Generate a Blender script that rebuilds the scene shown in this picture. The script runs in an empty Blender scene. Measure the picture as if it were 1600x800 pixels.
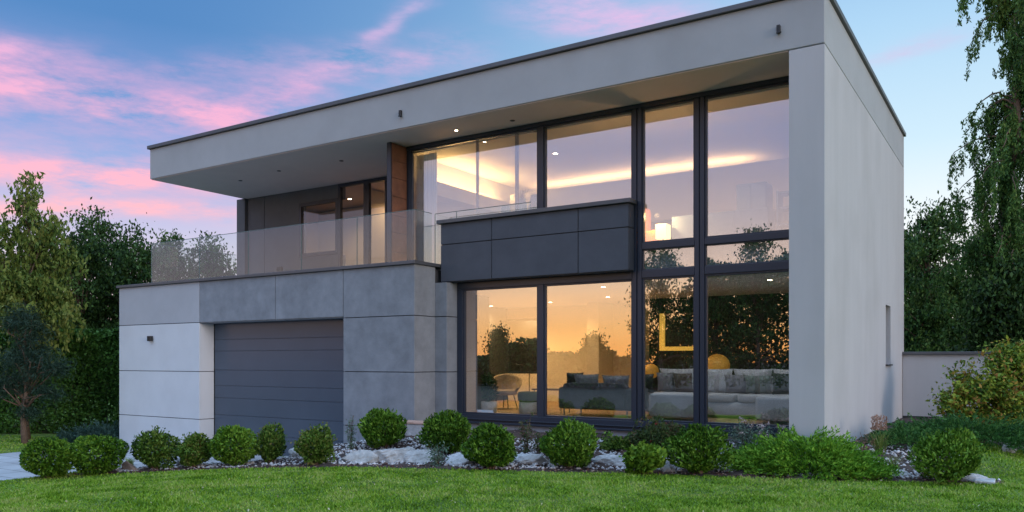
import bpy, math, random
import numpy as np
RNG = np.random.default_rng(7)
random.seed(7)
scene = bpy.context.scene
COL = scene.collection
R = math.radians

# ------------------------------------------------------------------ camera constants (metres, house axes)
FOC, HOR, CAMZ = 1254.0, 563.0, 1.5
def ray(px, py):
    a = (px-800)/FOC; b = (HOR-py)/FOC
    return np.array([-.5389+.8424*a, .8424+.5388*a, b])
def at_y(px, py, Y):
    d = ray(px, py); t = Y/d[1]
    return (d[0]*t, Y, CAMZ+d[2]*t)

# ------------------------------------------------------------------ materials
def new_mat(name):
    m = bpy.data.materials.new(name); m.use_nodes = True
    nt = m.node_tree; b = nt.nodes['Principled BSDF']
    return m, nt, b
def surf(name, col, rough=.7, var=.12, scale=3.0, bump=.0, bscale=60., metal=0., spec=.5, streak=False, dirt=None):
    m, nt, b = new_mat(name)
    tc = nt.nodes.new('ShaderNodeTexCoord')
    mp = nt.nodes.new('ShaderNodeMapping'); nt.links.new(tc.outputs['Object'], mp.inputs[0])
    if streak: mp.inputs['Scale'].default_value = (1.6, 1.6, .22)
    n = nt.nodes.new('ShaderNodeTexNoise'); n.inputs['Scale'].default_value = scale; n.inputs['Detail'].default_value = 7; n.inputs['Roughness'].default_value = .65
    nt.links.new(mp.outputs[0], n.inputs['Vector'])
    r = nt.nodes.new('ShaderNodeValToRGB')
    c = np.array(col)
    r.color_ramp.elements[0].position = .3; r.color_ramp.elements[1].position = .7
    r.color_ramp.elements[0].color = (*np.clip(c*(1-var), 0, 1), 1); r.color_ramp.elements[1].color = (*np.clip(c*(1+var), 0, 1), 1)
    nt.links.new(n.outputs['Fac'], r.inputs[0])
    out = r.outputs[0]
    if dirt:
        n3 = nt.nodes.new('ShaderNodeTexNoise'); n3.inputs['Scale'].default_value = dirt[1]; n3.inputs['Detail'].default_value = 9
        nt.links.new(tc.outputs['Object'], n3.inputs['Vector'])
        r3 = nt.nodes.new('ShaderNodeValToRGB'); r3.color_ramp.elements[0].position = .48; r3.color_ramp.elements[1].position = .72
        r3.color_ramp.elements[0].color = (0, 0, 0, 1); r3.color_ramp.elements[1].color = (dirt[2],)*3+(1,)
        nt.links.new(n3.outputs['Fac'], r3.inputs[0])
        mx = nt.nodes.new('ShaderNodeMixRGB'); mx.inputs[2].default_value = (*dirt[0], 1)
        nt.links.new(r3.outputs[0], mx.inputs[0]); nt.links.new(out, mx.inputs[1]); out = mx.outputs[0]
    nt.links.new(out, b.inputs['Base Color'])
    b.inputs['Roughness'].default_value = rough; b.inputs['Metallic'].default_value = metal
    b.inputs['Specular IOR Level'].default_value = spec
    if bump:
        n2 = nt.nodes.new('ShaderNodeTexNoise'); n2.inputs['Scale'].default_value = bscale; n2.inputs['Detail'].default_value = 5
        nt.links.new(tc.outputs['Object'], n2.inputs['Vector'])
        bp = nt.nodes.new('ShaderNodeBump'); bp.inputs['Strength'].default_value = bump; bp.inputs['Distance'].default_value = .02
        nt.links.new(n2.outputs['Fac'], bp.inputs['Height']); nt.links.new(bp.outputs[0], b.inputs['Normal'])
    return m
def leafmat(name, cols, rough=.5, trans=.25, nscale=1.5, namp=1.2):
    """per leaf random colour from a ramp, plus a slow drift over the plant"""
    m, nt, b = new_mat(name)
    g = nt.nodes.new('ShaderNodeNewGeometry')
    tc = nt.nodes.new('ShaderNodeTexCoord')
    n = nt.nodes.new('ShaderNodeTexNoise'); n.inputs['Scale'].default_value = nscale; n.inputs['Detail'].default_value = 5
    nt.links.new(tc.outputs['Object'], n.inputs['Vector'])
    ma = nt.nodes.new('ShaderNodeMath'); ma.operation = 'MULTIPLY_ADD'; ma.inputs[1].default_value = .85
    ms = nt.nodes.new('ShaderNodeMath'); ms.operation = 'MULTIPLY_ADD'; ms.inputs[1].default_value = namp; ms.inputs[2].default_value = -.07-namp*.5
    nt.links.new(n.outputs['Fac'], ms.inputs[0])
    oi = nt.nodes.new('ShaderNodeObjectInfo'); mo = nt.nodes.new('ShaderNodeMath'); mo.operation = 'MULTIPLY_ADD'; mo.inputs[1].default_value = .26
    nt.links.new(oi.outputs['Random'], mo.inputs[0]); nt.links.new(ms.outputs[0], mo.inputs[2])
    vo = nt.nodes.new('ShaderNodeVectorMath'); vo.operation = 'ADD'; nt.links.new(tc.outputs['Object'], vo.inputs[0]); nt.links.new(oi.outputs['Location'], vo.inputs[1]); nt.links.new(vo.outputs[0], n.inputs['Vector'])
    nt.links.new(g.outputs['Random Per Island'], ma.inputs[0]); nt.links.new(mo.outputs[0], ma.inputs[2])
    r = nt.nodes.new('ShaderNodeValToRGB')
    els = r.color_ramp.elements
    k = len(cols)
    while len(els) < k: els.new(.5)
    for i, c in enumerate(cols):
        els[i].position = i/(k-1); els[i].color = (*c, 1)
    nt.links.new(ma.outputs[0], r.inputs[0]); nt.links.new(r.outputs[0], b.inputs['Base Color'])
    b.inputs['Roughness'].default_value = rough; b.inputs['Specular IOR Level'].default_value = .14
    tr = nt.nodes.new('ShaderNodeBsdfTranslucent'); nt.links.new(r.outputs[0], tr.inputs['Color'])
    mx = nt.nodes.new('ShaderNodeMixShader'); mx.inputs[0].default_value = trans*.55
    nt.links.new(b.outputs[0], mx.inputs[1]); nt.links.new(tr.outputs[0], mx.inputs[2])
    nt.links.new(mx.outputs[0], nt.nodes['Material Output'].inputs['Surface'])
    return m
def glassmat(name, base, edge, tint=(1, 1, 1), wave=0.0):
    m, nt, b = new_mat(name)
    nt.nodes.remove(b)
    lw = nt.nodes.new('ShaderNodeLayerWeight'); lw.inputs['Blend'].default_value = .35
    pw = nt.nodes.new('ShaderNodeMath'); pw.operation = 'POWER'; pw.inputs[1].default_value = 2.0
    nt.links.new(lw.outputs['Facing'], pw.inputs[0])
    ma = nt.nodes.new('ShaderNodeMath'); ma.operation = 'MULTIPLY_ADD'; ma.inputs[1].default_value = edge; ma.inputs[2].default_value = base
    ma.use_clamp = True
    nt.links.new(pw.outputs[0], ma.inputs[0])
    t = nt.nodes.new('ShaderNodeBsdfTransparent'); t.inputs[0].default_value = (*tint, 1)
    gl = nt.nodes.new('ShaderNodeBsdfGlossy'); gl.inputs['Roughness'].default_value = .0; gl.inputs['Color'].default_value = (.95, .97, 1, 1)
    if wave:
        tc = nt.nodes.new('ShaderNodeTexCoord')
        n = nt.nodes.new('ShaderNodeTexNoise'); n.inputs['Scale'].default_value = .9; n.inputs['Detail'].default_value = 1
        nt.links.new(tc.outputs['Object'], n.inputs['Vector'])
        bp = nt.nodes.new('ShaderNodeBump'); bp.inputs['Strength'].default_value = wave; bp.inputs['Distance'].default_value = .02
        nt.links.new(n.outputs['Fac'], bp.inputs['Height']); nt.links.new(bp.outputs[0], gl.inputs['Normal'])
    mx = nt.nodes.new('ShaderNodeMixShader')
    nt.links.new(ma.outputs[0], mx.inputs[0]); nt.links.new(t.outputs[0], mx.inputs[1]); nt.links.new(gl.outputs[0], mx.inputs[2])
    nt.links.new(mx.outputs[0], nt.nodes['Material Output'].inputs['Surface'])
    return m
def emit(name, col, s):
    m, nt, b = new_mat(name)
    b.inputs['Base Color'].default_value = (*col, 1)
    b.inputs['Emission Color'].default_value = (*col, 1); b.inputs['Emission Strength'].default_value = s
    return m

M = {}
M['plaster'] = surf('grey_render', (.37, .385, .40), .9, .05, 1.3, .35, 160, dirt=((.27, .275, .28), .6, .35))
M['plaster_side'] = surf('pale_render', (.45, .45, .46), .9, .055, .9, .35, 160, streak=True, dirt=((.33, .325, .32), .55, .35))
M['white_plaster'] = surf('white_render', (.58, .605, .63), .9, .04, 1.2, .3, 160, dirt=((.46, .47, .48), .7, .3))
M['lintel'] = surf('light_grey_render', (.39, .405, .43), .9, .06, 1.5, .3, 160)
M['panel'] = surf('fibre_cement_grey', (.215, .235, .26), .75, .20, 2.2, .25, 45)
M['panel_dark'] = surf('fibre_cement_dark', (.066, .073, .09), .7, .12, 2.2, .15, 60)
M['recess'] = surf('fibre_cement_anthracite', (.11, .11, .118), .7, .10, 2.2, .15, 60)
M['backing'] = surf('dark_joint', (.035, .036, .04), .9, .1)
M['frame'] = surf('anthracite_aluminium', (.024, .033, .052), .34, .06, 2, spec=.5)
M['metal'] = surf('grey_sheet_metal', (.10, .105, .115), .42, .12, 1.5, metal=.3)
M['door'] = surf('garage_door_steel', (.066, .090, .125), .28, .06, 1.2, .03, 12)
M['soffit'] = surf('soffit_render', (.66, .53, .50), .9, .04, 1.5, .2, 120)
M['wood'] = surf('reddish_timber', (.17, .07, .038), .55, .3, 5, .1, 25)
M['black'] = surf('black_plastic', (.012, .012, .013), .5, .1)
M['steel'] = surf('brushed_steel', (.35, .35, .36), .35, .1, metal=.8)
M['conc'] = surf('concrete_paving', (.46, .47, .49), .85, .10, .8, .2, 50, dirt=((.30, .30, .31), .7, .5))
M['drive'] = surf('paved_drive', (.42, .43, .45), .85, .12, .8, .2, 50, dirt=((.26, .26, .27), .7, .6))
def _joints(m):
    nt = m.node_tree; b = nt.nodes['Principled BSDF']; src = b.inputs['Base Color'].links[0].from_socket
    tc = nt.nodes.new('ShaderNodeTexCoord'); br = nt.nodes.new('ShaderNodeTexBrick'); br.inputs['Scale'].default_value = 1.0
    br.inputs['Brick Width'].default_value = .9; br.inputs['Row Height'].default_value = .6; br.inputs['Mortar Size'].default_value = .014
    br.inputs['Color1'].default_value = (1, 1, 1, 1); br.inputs['Color2'].default_value = (.86, .86, .87, 1); br.inputs['Mortar'].default_value = (.38, .38, .38, 1)
    nt.links.new(tc.outputs['Object'], br.inputs['Vector'])
    mx = nt.nodes.new('ShaderNodeMixRGB'); mx.blend_type = 'MULTIPLY'; mx.inputs[0].default_value = 1
    nt.links.new(src, mx.inputs[1]); nt.links.new(br.outputs['Color'], mx.inputs[2]); nt.links.new(mx.outputs[0], b.inputs['Base Color'])
_joints(M['drive'])
M['soil'] = surf('dark_mulch_soil', (.055, .036, .032), .95, .45, 14, .8, 40)
M['soil_reflect'] = surf('reflection_dark_soil', (.028, .030, .018), .95, .5, 3, .8, 20)
M['lawn'] = surf('turf', (.085, .155, .012), .95, .5, 1.6, .6, 40)
M['rock'] = surf('pale_limestone', (.42, .42, .42), .9, .3, 6, 1.0, 14, dirt=((.16, .15, .13), 3.5, .8))
M['rock_brown'] = surf('brown_fieldstone', (.22, .17, .14), .9, .3, 6, .6, 14)
M['gravel'] = surf('white_gravel', (.50, .51, .53), .9, .3, 9, 1.0, 16, dirt=((.2, .19, .17), 4, .7))
M['terra'] = surf('terracotta_block', (.52, .34, .27), .9, .2, 5, .4, 20)
M['bark'] = surf('brown_bark', (.13, .085, .06), .95, .4, 6, .8, 18)
M['birch_bark'] = surf('pale_birch_bark', (.32, .26, .21), .9, .4, 5, .6, 14)
M['wall_in'] = surf('warm_interior_paint', (.66, .56, .43), .9, .03, 1)
M['wall_up'] = surf('white_interior_paint', (.55, .55, .58), .9, .03, 1)
M['ceil'] = surf('ceiling_paint', (.75, .72, .68), .9, .02, 1)
M['floor_in'] = surf('oak_floor', (.36, .21, .11), .4, .25, 4)
M['sofa_dark'] = surf('charcoal_fabric', (.075, .078, .085), .95, .2, 8, .4, 90)
M['cushion_grey'] = surf('grey_fabric', (.22, .22, .235), .95, .15, 8, .4, 90)
M['sofa_light'] = surf('light_grey_fabric', (.44, .46, .48), .95, .10, 5, .4, 90)
M['green_fabric'] = surf('dark_green_fabric', (.045, .060, .050), .95, .2, 8, .4, 90)
M['sage_fabric'] = surf('sage_grey_fabric', (.20, .24, .225), .95, .2, 8, .4, 90)
M['brown_fabric'] = surf('dark_brown_fabric', (.11, .085, .075), .95, .2, 8, .4, 90)
M['beige_fabric'] = surf('beige_fabric', (.48, .38, .26), .95, .1, 8, .4, 90)
M['olive_fabric'] = surf('olive_velvet', (.10, .10, .045), .8, .2, 8, .3, 90)
M['ochre'] = surf('ochre_wicker', (.72, .36, .05), .8, .25, 20, .6, 60)
M['table_wood'] = surf('dark_walnut', (.16, .09, .05), .4, .3, 6)
M['cabinet'] = surf('blue_grey_lacquer', (.17, .24, .31), .5, .05, 2)
M['ceramic'] = surf('white_ceramic', (.62, .60, .57), .6, .08, 3)
M['ceramic_blue'] = surf('blue_glaze', (.18, .30, .38), .4, .15, 3)
M['orange_fabric'] = surf('amber_fabric', (.85, .30, .02), .8, .12, 8)
M['glass'] = glassmat('window_glass', .27, .34, (.97, .98, .98), .02)
M['glass_low'] = glassmat('shaded_window_glass', .05, .25)
M['glass_clear'] = glassmat('balustrade_glass', .055, .24, (.93, .965, .96))
M['glass_edge'] = surf('glass_edge_green', (.10, .17, .17), .2, .1)
M['curtain'] = leafmat('sheer_curtain', [(.72, .76, .78), (.76, .80, .82)], .9, .45)
M['cove'] = emit('warm_led_strip', (1, .58, .24), 24)
M['cove_left'] = emit('bright_led_strip', (1, .58, .20), 70)
M['bulb'] = emit('downlight_glow', (1, .78, .5), 14)
M['lampshade'] = emit('lit_lampshade', (1, .66, .28), 1.7)
M['glow_frame'] = emit('backlit_yellow_frame', (1, .60, .10), .5)
M['globe'] = emit('lit_wicker_globe', (.80, .40, .06), .14)

M['box_leaf'] = leafmat('boxwood_leaf', [(0.012, 0.039, 0.004), (0.032, 0.091, 0.007), (0.068, 0.166, 0.013), (0.127, 0.256, 0.027), (0.166, 0.298, 0.039)])
M['box_leaf2'] = leafmat('loose_shrub_leaf', [(0.019, 0.048, 0.009), (0.048, 0.113, 0.015), (0.090, 0.180, 0.026), (0.160, 0.248, 0.048), (0.181, 0.135, 0.053)])
M['lime_leaf'] = leafmat('lime_shrub_leaf', [(.07, .15, .015), (.13, .25, .025), (.22, .36, .04)])
M['juniper'] = leafmat('juniper_spray', [(0.030, 0.088, 0.009), (0.073, 0.205, 0.017), (0.147, 0.338, 0.030), (0.263, 0.483, 0.051)])
M['juniper_dark'] = leafmat('dark_juniper_spray', [(0.022, 0.082, 0.022), (0.055, 0.164, 0.040), (0.109, 0.255, 0.058)])
M['blue_conifer'] = leafmat('blue_conifer', [(0.023, 0.058, 0.052), (0.046, 0.098, 0.081), (0.078, 0.143, 0.117)])
M['birch_leaf'] = leafmat('birch_leaf', [(0.038, 0.076, 0.015), (0.096, 0.152, 0.028), (0.165, 0.216, 0.045), (0.241, 0.267, 0.071)], trans=.35, nscale=.7)
M['dark_leaf'] = leafmat('dark_tree_leaf', [(0.011, 0.029, 0.009), (0.033, 0.074, 0.018), (0.063, 0.126, 0.029), (0.112, 0.186, 0.048)], nscale=.6)
M['hedge_leaf'] = leafmat('hedge_leaf', [(0.021, 0.059, 0.013), (0.055, 0.139, 0.025), (0.095, 0.221, 0.038)], nscale=1.2)
M['pine'] = leafmat('pine_needles', [(0.012, 0.032, 0.022), (0.027, 0.058, 0.039), (0.045, 0.086, 0.055)])
M['weep'] = leafmat('weeping_leaf', [(0.025, 0.066, 0.016), (0.056, 0.133, 0.031), (0.110, 0.204, 0.046), (0.173, 0.266, 0.055)], nscale=.5)
M['shrub_leaf'] = leafmat('big_shrub_leaf', [(0.020, 0.052, 0.009), (0.061, 0.136, 0.020), (0.143, 0.243, 0.032), (0.286, 0.372, 0.043), (0.372, 0.200, 0.057)])
M['grass'] = leafmat('grass_blade', [(0.065, 0.144, 0.007), (0.121, 0.259, 0.014), (0.196, 0.353, 0.024), (0.281, 0.420, 0.057), (0.337, 0.397, 0.114)], .6, .3, 2.1, 2.3)
M['strap'] = leafmat('strap_leaf', [(.12, .19, .04), (.20, .26, .06), (.28, .28, .12)])
M['plume'] = leafmat('pink_plume', [(.34, .20, .15), (.45, .28, .2)])
M['greygreen'] = leafmat('grey_green_leaf', [(0.077, 0.132, 0.094), (0.132, 0.209, 0.143), (0.209, 0.286, 0.209)])
M['cover'] = leafmat('ground_cover_leaf', [(0.021, 0.042, 0.014), (0.049, 0.091, 0.028), (0.084, 0.126, 0.042), (0.126, 0.070, 0.049)])
M['red'] = leafmat('red_petal', [(.30, .02, .03), (.48, .05, .07)])
M['pale_petal'] = leafmat('pale_petal', [(.55, .42, .42), (.65, .55, .5)])
M['chips'] = leafmat('bark_chip', [(.045, .02, .018), (.09, .04, .035), (.16, .085, .07), (.45, .38, .33)], .9, 0)

# ------------------------------------------------------------------ mesh building
ORG = {}
class MB:
    def __init__(s): s.v = []; s.f = []
    def box(s, x0, x1, y0, y1, z0, z1):
        i = len(s.v)
        s.v += [(x0, y0, z0), (x1, y0, z0), (x1, y1, z0), (x0, y1, z0), (x0, y0, z1), (x1, y0, z1), (x1, y1, z1), (x0, y1, z1)]
        s.f += [tuple(i+k for k in q) for q in ((0, 3, 2, 1), (4, 5, 6, 7), (0, 1, 5, 4), (1, 2, 6, 5), (2, 3, 7, 6), (3, 0, 4, 7))]
        return s
    def tube(s, pts, rad, n=8, cap=True):
        pts = [np.array(p, float) for p in pts]
        if not hasattr(rad, '__len__'): rad = [rad]*len(pts)
        i0 = len(s.v); up = np.array([.13, .21, 1.])
        for k, p in enumerate(pts):
            d = pts[min(k+1, len(pts)-1)]-pts[max(k-1, 0)]; d /= (np.linalg.norm(d)+1e-9)
            a = np.cross(d, up)
            if np.linalg.norm(a) < .15: a = np.cross(d, (1., .2, 0))
            a /= np.linalg.norm(a); b = np.cross(d, a)
            for j in range(n):
                th = 2*math.pi*j/n
                s.v.append(tuple(p+rad[k]*(a*math.cos(th)+b*math.sin(th))))
        for k in range(len(pts)-1):
            for j in range(n):
                q = i0+k*n; s.f.append((q+j, q+(j+1) % n, q+n+(j+1) % n, q+n+j))
        if cap:
            s.f.append(tuple(i0+j for j in range(n))[::-1]); e = i0+(len(pts)-1)*n
            s.f.append(tuple(e+j for j in range(n)))
        return s
    def lathe(s, c, prof, n=24):
        """prof: list of (radius, z)"""
        i0 = len(s.v)
        for r, z in prof:
            for j in range(n):
                th = 2*math.pi*j/n; s.v.append((c[0]+r*math.cos(th), c[1]+r*math.sin(th), c[2]+z))
        for k in range(len(prof)-1):
            for j in range(n):
                q = i0+k*n; s.f.append((q+j, q+(j+1) % n, q+n+(j+1) % n, q+n+j))
        s.f.append(tuple(i0+j for j in range(n))[::-1]); e = i0+(len(prof)-1)*n
        s.f.append(tuple(e+j for j in range(n)))
        return s
    def pillow(s, c, w, h, t, rz=0, tilt=0, n=10, sag=.5):
        """soft cushion: w along x, h up, t thick"""
        i0 = len(s.v); cz, sz = math.cos(rz), math.sin(rz); ct, st = math.cos(tilt), math.sin(tilt)
        def put(x, y, z):
            y, z = y*ct-z*st, y*st+z*ct
            s.v.append((c[0]+x*cz-y*sz, c[1]+x*sz+y*cz, c[2]+z))
        for side in (-1, 1):
            for i in range(n+1):
                for j in range(n+1):
                    u = -1+2*i/n; v = -1+2*j/n
                    e = (max(0, 1-abs(u)**3.2)*max(0, 1-abs(v)**3.2))**.5
                    pin = 1-.06*(1-abs(v)**2)*(abs(u) > .99)
                    put(u*w/2*pin*(1-.05*(1-v*v)*abs(u)**4), side*t/2*e, v*h/2*(1-.06*(1-u*u)*abs(v)**4))
        m = n+1
        for sd in (0, 1):
            for i in range(n):
                for j in range(n):
                    q = i0+sd*m*m+i*m+j
                    f = (q, q+m, q+m+1, q+1)
                    s.f.append(f if sd == 0 else f[::-1])
        return s
    def rbox(s, x0, x1, y0, y1, z0, z1, r=.05, n=6):
        """upholstered box: superellipsoid"""
        i0 = len(s.v); c = ((x0+x1)/2, (y0+y1)/2, (z0+z1)/2); h = ((x1-x0)/2, (y1-y0)/2, (z1-z0)/2)
        NU, NV = 28, 14
        def sp(x, e): return math.copysign(abs(x)**e, x)
        e = .22
        for k in range(NV+1):
            ph = -math.pi/2+math.pi*k/NV
            for j in range(NU):
                th = 2*math.pi*j/NU
                s.v.append((c[0]+h[0]*sp(math.cos(ph), e)*sp(math.cos(th), e), c[1]+h[1]*sp(math.cos(ph), e)*sp(math.sin(th), e), c[2]+h[2]*sp(math.sin(ph), e)))
        for k in range(NV):
            for j in range(NU):
                q = i0+k*NU; s.f.append((q+j, q+(j+1) % NU, q+NU+(j+1) % NU, q+NU+j))
        return s
    def build(s, name, mat, parent=None, bevel=0, smooth=False, origin=None):
        me = bpy.data.meshes.new(name)
        o0 = np.array(origin if origin is not None else (ORG.get(parent.name, (0, 0, 0)) if parent else (0, 0, 0)), float)
        me.from_pydata([tuple(np.array(v)-o0) for v in s.v], [], s.f); me.update()
        if smooth: me.polygons.foreach_set('use_smooth', [True]*len(me.polygons))
        return link(name, me, mat, parent, o0, bevel)
def link(name, me, mat, parent, o0, bevel=0):
    ob = bpy.data.objects.new(name, me); COL.objects.link(ob)
    me.materials.append(mat)
    if parent: ob.parent = parent
    else: ob.location = tuple(o0)
    ORG[ob.name] = tuple(o0)
    if bevel:
        b = ob.modifiers.new('bevel', 'BEVEL'); b.width = bevel; b.segments = 2; b.limit_method = 'ANGLE'
    return ob
def tag(o, label=None, cat=None, group=None, kind=None):
    if label: o['label'] = label
    if cat: o['category'] = cat
    if group: o['group'] = group
    if kind: o['kind'] = kind
    return o
def thing(name, label, cat, loc, group=None):
    o = bpy.data.objects.new(name, None); COL.objects.link(o)
    o.location = tuple(float(c) for c in loc); o.empty_display_size = .2; ORG[o.name] = tuple(float(c) for c in loc)
    return tag(o, label, cat, group)
def raw(name, V, F, mat, parent=None, origin=(0, 0, 0)):
    """V (n,3) array, F (m,k) array of equal sized faces"""
    if parent is not None: origin = ORG[parent.name]
    V = np.asarray(V, np.float32)-np.asarray(origin, np.float32)
    F = np.asarray(F, np.int32); k = F.shape[1]
    me = bpy.data.meshes.new(name)
    me.vertices.add(len(V)); me.vertices.foreach_set('co', V.ravel())
    me.loops.add(F.size); me.loops.foreach_set('vertex_index', F.ravel())
    me.polygons.add(len(F)); me.polygons.foreach_set('loop_start', np.arange(0, F.size, k, dtype=np.int32))
    me.polygons.foreach_set('loop_total', np.full(len(F), k, np.int32))
    me.update(calc_edges=True)
    return link(name, me, mat, parent, origin)

# ------------------------------------------------------------------ foliage
def unit(v): return v/(np.linalg.norm(v, axis=-1, keepdims=True)+1e-9)
def leaves(P, size, asp=.45, dirs=None, jit=1.0, rng=RNG):
    """diamond leaves at P; dirs biases their long axis"""
    n = len(P)
    u = rng.normal(size=(n, 3))
    if dirs is not None: u = unit(dirs)+u*jit*.5
    u = unit(u); w = unit(np.cross(u, rng.normal(size=(n, 3))))
    s = size*(.6+.8*rng.random((n, 1)))
    fold = unit(np.cross(u, w))*s*.18
    V = np.stack([P-u*s, P+w*s*asp+fold, P+u*s, P-w*s*asp+fold], 1).reshape(-1, 3)
    F = np.arange(4*n).reshape(n, 4)
    return V, F
def join(parts):
    V = []; F = []; o = 0
    for v, f in parts:
        V.append(v); F.append(f+o); o += len(v)
    return np.concatenate(V), np.concatenate(F)
def ball_points(n, rng, lump=.10, inner=.45):
    d = unit(rng.normal(size=(n, 3)))
    k = unit(rng.normal(size=(26, 3)))
    amp = rng.random(26)*lump
    b = (np.exp(-((d[:, None, :]-k[None])**2).sum(-1)*9)*amp).sum(1)
    r = (1-lump*.6+b)*(1-inner*rng.random(n)**2.2)
    return d*r[:, None], d

# ------------------------------------------------------------------ ground height
EDGE = np.array([(-14.2, 7.7), (-13, 8.67), (-9.8, 10), (-7.6, 10.7), (-5.16, 11.8), (-3.3, 12.4), (-1.8, 13.0), (-.3, 13.75)])
def sm(a, b, x):
    t = np.clip((x-a)/(b-a), 0, 1); return t*t*(3-2*t)
def edgey(X): return np.interp(X, EDGE[:, 0], EDGE[:, 1])
def drop_of(X, Y):
    sY = Y-edgey(X)
    d1 = sm(.9, 2.3, sY)*sm(-11.6, -13.0, X)
    d2 = sm(-14.35, -15.6, X)*sm(-1.5, 1.5, Y)
    return np.maximum(d1, d2)
def gz(X, Y):
    X = np.asarray(X, float); Y = np.asarray(Y, float)
    sY = Y-edgey(X)
    z = -.3-.2*sm(-9., -14., X)
    z = z+.30*sm(.3, 2.9, sY)*sm(-15, -10, X)*sm(1.0, -1.0, X)+.1*sm(16, 22, Y)*sm(-3, 0, X)
    z = z+.03*np.sin(X*.9+1)*np.sin(Y*.7)*sm(12, 9, Y)
    d = drop_of(X, Y)
    z = z*(1-d)-.93*d
    return z
def ground(px, py):
    d = ray(px, py)
    lo, hi = 3., 60.
    for t in np.arange(5, 60, .05):
        p = np.array([d[0]*t, d[1]*t, CAMZ+d[2]*t])
        if p[2] < gz(p[0], p[1]): return np.array([p[0], p[1], float(gz(p[0], p[1]))]), t
    return np.array([d[0]*60, d[1]*60, 0]), 60
def is_bed(X, Y):
    sY = Y-edgey(X)
    bed = (sY > 0) & (X > -14.2) & (X < -.3) & (Y < 24) & (drop_of(X, Y) < .55)
    bed |= (X > -2.7) & (X < .0) & (Y > 17.3+.25*np.sin(X*2)) & (Y < 23)
    bed |= (X >= 0) & (X < 4) & (Y > 17.6+.2*np.sin(X*2)) & (Y < 23)
    bed &= ~((X > -.9) & (X < 6) & (Y > 14.3+.3*np.sin(X*3)) & (Y < 17.2))
    return bed
def is_drive(X, Y):
    return (drop_of(X, Y) > .55) & (Y > 0) & (X > -22.5) & (Y < 13.9)

def graded(lo, hi, step, far):
    c = list(np.arange(lo, hi+1e-6, step)); a = []; g = step*3; x = hi
    while x < far: x += g; g *= 1.45; a.append(x)
    b = []; g = step*3; x = lo
    while x > -far: x -= g; g *= 1.45; b.append(x)
    return np.array(b[::-1]+c+a)
xs = graded(-26, 6, .11, 420.); ys = graded(1.5, 24, .11, 420.)
GX, GY = np.meshgrid(xs, ys, indexing='ij')
GZ = gz(GX, GY)
GZ += np.where(is_bed(GX, GY), .03*np.sin(GX*7.1)*np.sin(GY*6.3), 0)
GV = np.stack([GX, GY, GZ], -1).reshape(-1, 3)
nx, ny = len(xs), len(ys)
ii, jj = np.meshgrid(np.arange(nx-1), np.arange(ny-1), indexing='ij')
q = (ii*ny+jj).ravel()
GF = np.stack([q, q+ny, q+ny+1, q+1], 1)
cx = ((xs[:-1]+xs[1:])/2)[ii].ravel(); cy = ((ys[:-1]+ys[1:])/2)[jj].ravel()
bed = is_bed(cx, cy); drv = is_drive(cx, cy) & ~bed
def sub(mask):
    F = GF[mask]; u, inv = np.unique(F, return_inverse=True)
    return GV[u], inv.reshape(F.shape)
refl_ground = (cy < 3.4+.5*np.sin(cx*.8)) & ~bed & ~drv  # unseen ground behind the camera, added dark to keep window reflections dark
for nm, mk, mt in (('reflection_dark_ground', refl_ground, M['soil_reflect']), ('lawn', ~bed & ~drv & ~refl_ground, M['lawn']), ('planting_bed_soil', bed, M['soil']), ('driveway', drv, M['drive'])):
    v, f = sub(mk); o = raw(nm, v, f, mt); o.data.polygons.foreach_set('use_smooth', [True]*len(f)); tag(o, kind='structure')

# grass blades, denser towards the camera's side of the lawn
def grass():
    rng = np.random.default_rng(3); n = 330000
    px = rng.uniform(-30, 1630, n); t = 6.6*np.exp(rng.random(n)**1.15*math.log(26/6.6))
    a = (px-800)/FOC
    X = (-.5389+.8424*a)*t; Y = (.8424+.5388*a)*t
    k = ~is_bed(X, Y) & ~is_drive(X, Y) & ~((X < -2.6) & (Y > 13.4)); 
    k &= rng.random(n) < np.clip((t/7.5)**1.0, 0, 1)
    X, Y, t = X[k], Y[k], t[k]; n = len(X)
    Z = gz(X, Y)
    tall = .75+.5*np.sin(X*2.3+np.sin(Y*3.1))*np.sin(Y*1.9+.7*np.sin(X*4.3))*.6
    h = rng.uniform(.022, .05, n)*tall; w = .0045+.0007*t
    th = rng.random(n)*6.283; lean = rng.normal(size=(n, 2))*h[:, None]*.55
    dx = np.cos(th)*w; dy = np.sin(th)*w
    V = np.stack([np.stack([X-dx, Y-dy, Z-.005], 1), np.stack([X+dx, Y+dy, Z-.005], 1), np.stack([X+lean[:, 0], Y+lean[:, 1], Z+h], 1)], 1).reshape(-1, 3)
    o = raw('grass', V, np.arange(3*n).reshape(n, 3), M['grass'])
    tag(o, 'short mown green grass of the front lawn', 'grass', kind='stuff')
grass()

# ------------------------------------------------------------------ house
Y0, YG, Y1, YR = 13.47, 13.55, 14.7, 16.7
HOUSE = thing('modern_house', 'two storey flat roofed house of grey render with tall lit windows and garage', 'house', (-11, 17, 0))
def part(mb, name, mat, parent=None, bevel=.006, smooth=False): return mb.build(name, mat, parent or HOUSE, bevel, smooth)
# roof and its cap
part(MB().box(-20.65, -2.7, Y0, 23.4, 6.572, 7.40), 'roof', M['plaster'], bevel=.012)
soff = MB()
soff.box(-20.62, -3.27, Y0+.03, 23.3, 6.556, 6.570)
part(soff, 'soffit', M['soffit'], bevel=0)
part(MB().box(-20.71, -2.65, Y0-.06, 23.46, 7.405, 7.50).box(-20.5, -2.9, Y0+.2, 23.2, 7.43, 7.46), 'roof_edge_trim', M['metal'], bevel=.01)
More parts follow.
